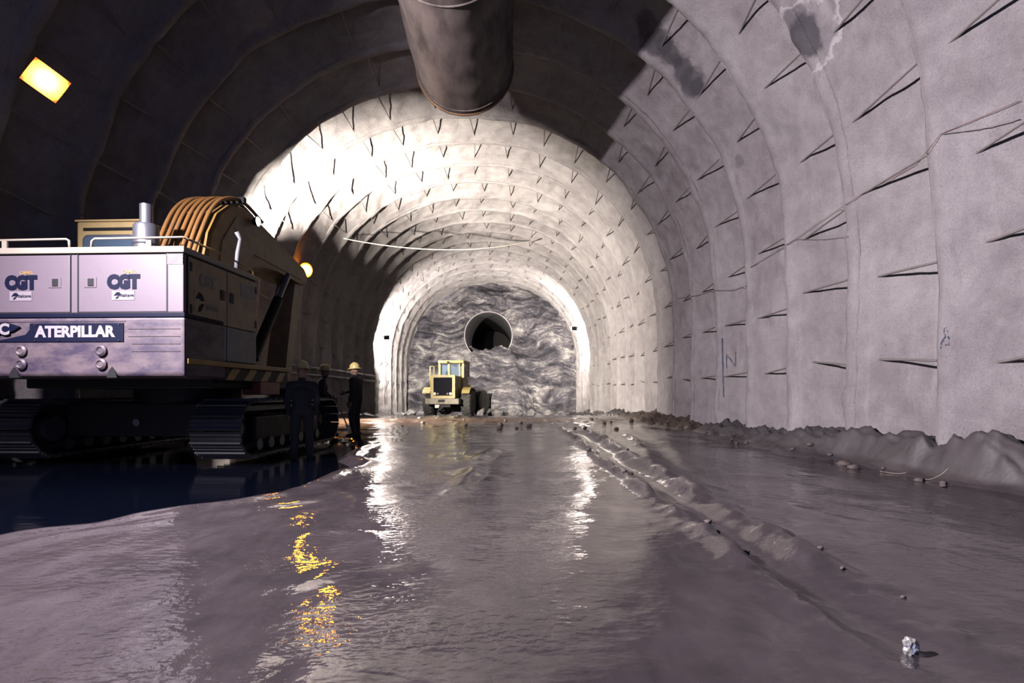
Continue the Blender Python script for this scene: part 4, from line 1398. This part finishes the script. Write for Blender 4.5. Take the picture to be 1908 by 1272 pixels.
p0, _ = on_wall(640, 444, 0.0)
p1, _ = on_wall(1010, 444, 0.0)
p0, p1 = Vector(p0), Vector(p1)
pts = []
for k in range(25):
    t = k / 24
    q = p0.lerp(p1, t)
    q.z -= 0.55 * 4 * t * (1 - t)
    pts.append(q)
o = obj('cable', tube(B(), pts, 0.022, 6), M['rope'], None, True)
tag(o, 'pale slack cable strung across the tunnel under the vault', 'cable')


def wall_wire(label, pix, r, mat):
    out = []
    for (a, b), (c, d) in zip(pix[:-1], pix[1:]):
        for k in range(6):
            t = k / 6
            out.append(on_wall(a + (c - a) * t, b + (d - b) * t, -0.045)[0])
    out.append(on_wall(pix[-1][0], pix[-1][1], -0.03)[0])
    o = obj('wire', tube(B(), out, r, 5), mat, None, True)
    return tag(o, label, 'wire')


wall_wire('thin brown wire looping down across the tie bars of the pale wall', [(1900, 188), (1752, 250), (1725, 285), (1700, 310), (1655, 336), (1605, 362), (1520, 418), (1490, 440), (1440, 472), (1398, 498)], 0.0045, M['wire'])
wall_wire('short thin wire hanging slack below the brown wire near the mud bank', [(1900, 222), (1850, 236), (1810, 243), (1752, 250)], 0.005, M['steel'])
wall_wire('faint dark wire running level across the far end of the pale wall', [(1580, 440), (1540, 446), (1482, 446), (1398, 498)], 0.004, M['steel'])
wall_wire('thin crooked wire on the pale wall above the painted letter', [(1390, 532), (1365, 541), (1330, 541), (1300, 550), (1262, 556)], 0.006, M['steel'])

# ------------------------------------------------------------------ spray paint marks
def mark(strokes, r):
    bm = B()
    for st in strokes:
        pts = []
        for (a, b), (c, d) in zip(st[:-1], st[1:]):
            for k in range(4):
                t = k / 4
                pts.append(on_wall(a + (c - a) * t, b + (d - b) * t, -0.006)[0])
        pts.append(on_wall(st[-1][0], st[-1][1], -0.006)[0])
        tube(bm, pts, r, 6)
    return obj('painted_mark', bm, M['blue_spray'], STRUCT['wall_right'])


mark([[(1346, 630), (1347, 670), (1348, 710), (1349, 740)]], 0.026)
mark([[(1354, 686), (1354, 660), (1371, 682), (1371, 655)]], 0.016)
mark([[(1757, 637), (1752, 650)], [(1757, 632), (1753, 642), (1755, 636)], [(1760, 612), (1764, 610), (1766, 618), (1762, 626), (1759, 618), (1760, 612)], [(1766, 626), (1770, 634), (1768, 643), (1760, 642), (1758, 632), (1762, 626)]], 0.008)

# ------------------------------------------------------------------ small things on the mud
bm = B()
bmesh.ops.create_icosphere(bm, subdivisions=3, radius=1)
for q in bm.verts:
    c = q.co
    q.co = c * (0.85 + 0.28 * float(fbm(c.x * 2.2 + 3, c.y * 2.2, c.z * 2.2, 2)))
    q.co.x *= 0.034
    q.co.y *= 0.034
    q.co.z *= 0.044
M['foil'] = paint('shiny_foil', (0.75, 0.72, 0.70), 0.22, 0.8, 0.15)
o = obj('crumpled_foil', bm, M['foil'])
o.location = (1.66, 2.22, fh(1.66, 2.22) + 0.03)
tag(o, 'small crumpled shiny scrap lying in the wheel rut', 'litter')

M['clod'] = paint('mud_clod', (0.075, 0.058, 0.055), 0.75, 0, 0.5, (0.07, 0.05, 0.045), 9)
clod_me = []
for v in range(3):
    bm = B()
    bmesh.ops.create_icosphere(bm, subdivisions=2, radius=1)
    for q in bm.verts:
        c = q.co
        q.co = c * (0.75 + 0.35 * float(fbm(c.x * 1.6 + v * 9, c.y * 1.6, c.z * 1.6, 2)))
    m_ = bpy.data.meshes.new('mud_clod')
    bm.to_mesh(m_)
    bm.free()
    m_.polygons.foreach_set('use_smooth', [True] * len(m_.polygons))
    m_.materials.append(M['clod'])
    clod_me.append(m_)
for i in range(60):
    g = i % 3
    if g == 1 and i > 36:
        continue
    if g == 0:
        y = random.uniform(5.6, 18)
        x = AX + RA - random.uniform(0.05, 0.5) - 0.02 * y
        r = random.uniform(0.03, 0.09)
        lab, grp = 'lump of mud on the bank along the pale wall', 'mud lumps on the bank'
    elif g == 1:
        y = random.uniform(2.6, 12)
        x = 1.72 + random.uniform(-0.35, 0.45)
        r = random.uniform(0.008, 0.03) * (0.6 + y * 0.12)
        lab, grp = 'small lump of mud beside the wheel ruts', 'mud lumps by the ruts'
    else:
        y = random.uniform(15.5, 21)
        x = random.uniform(-4, 4.5)
        r = random.uniform(0.04, 0.11)
        lab, grp = 'lump of brown mud on the churned brow of the floor', 'mud lumps on the brow'
    o = link('mud_clod', clod_me[i % 3 if i % 2 else (i // 2) % 3])
    o.location = (x, y, fh(x, y) + r * 0.25)
    o.scale = (r * 1.3, r, r * 0.7)
    o.rotation_euler = (0, 0, random.random() * 6)
    tag(o, lab, 'mud lump', grp)
for i, (x, y, a, L) in enumerate(((4.95, 6.7, 1.9, 0.34), (5.02, 6.15, 2.2, 0.22), (4.7, 7.7, 1.2, 0.2))):
    pts = []
    for k in range(9):
        qx, qy = x + math.cos(a) * L * k / 8, y + math.sin(a) * L * k / 8
        pts.append((qx, qy, fh(qx, qy) + 0.012))
    o = obj('straw', tube(B(), pts, 0.002, 5), M['wood'])
    tag(o, 'thin pale stalk lying on the mud bank by the wall', 'straw', 'stalks on the mud bank')
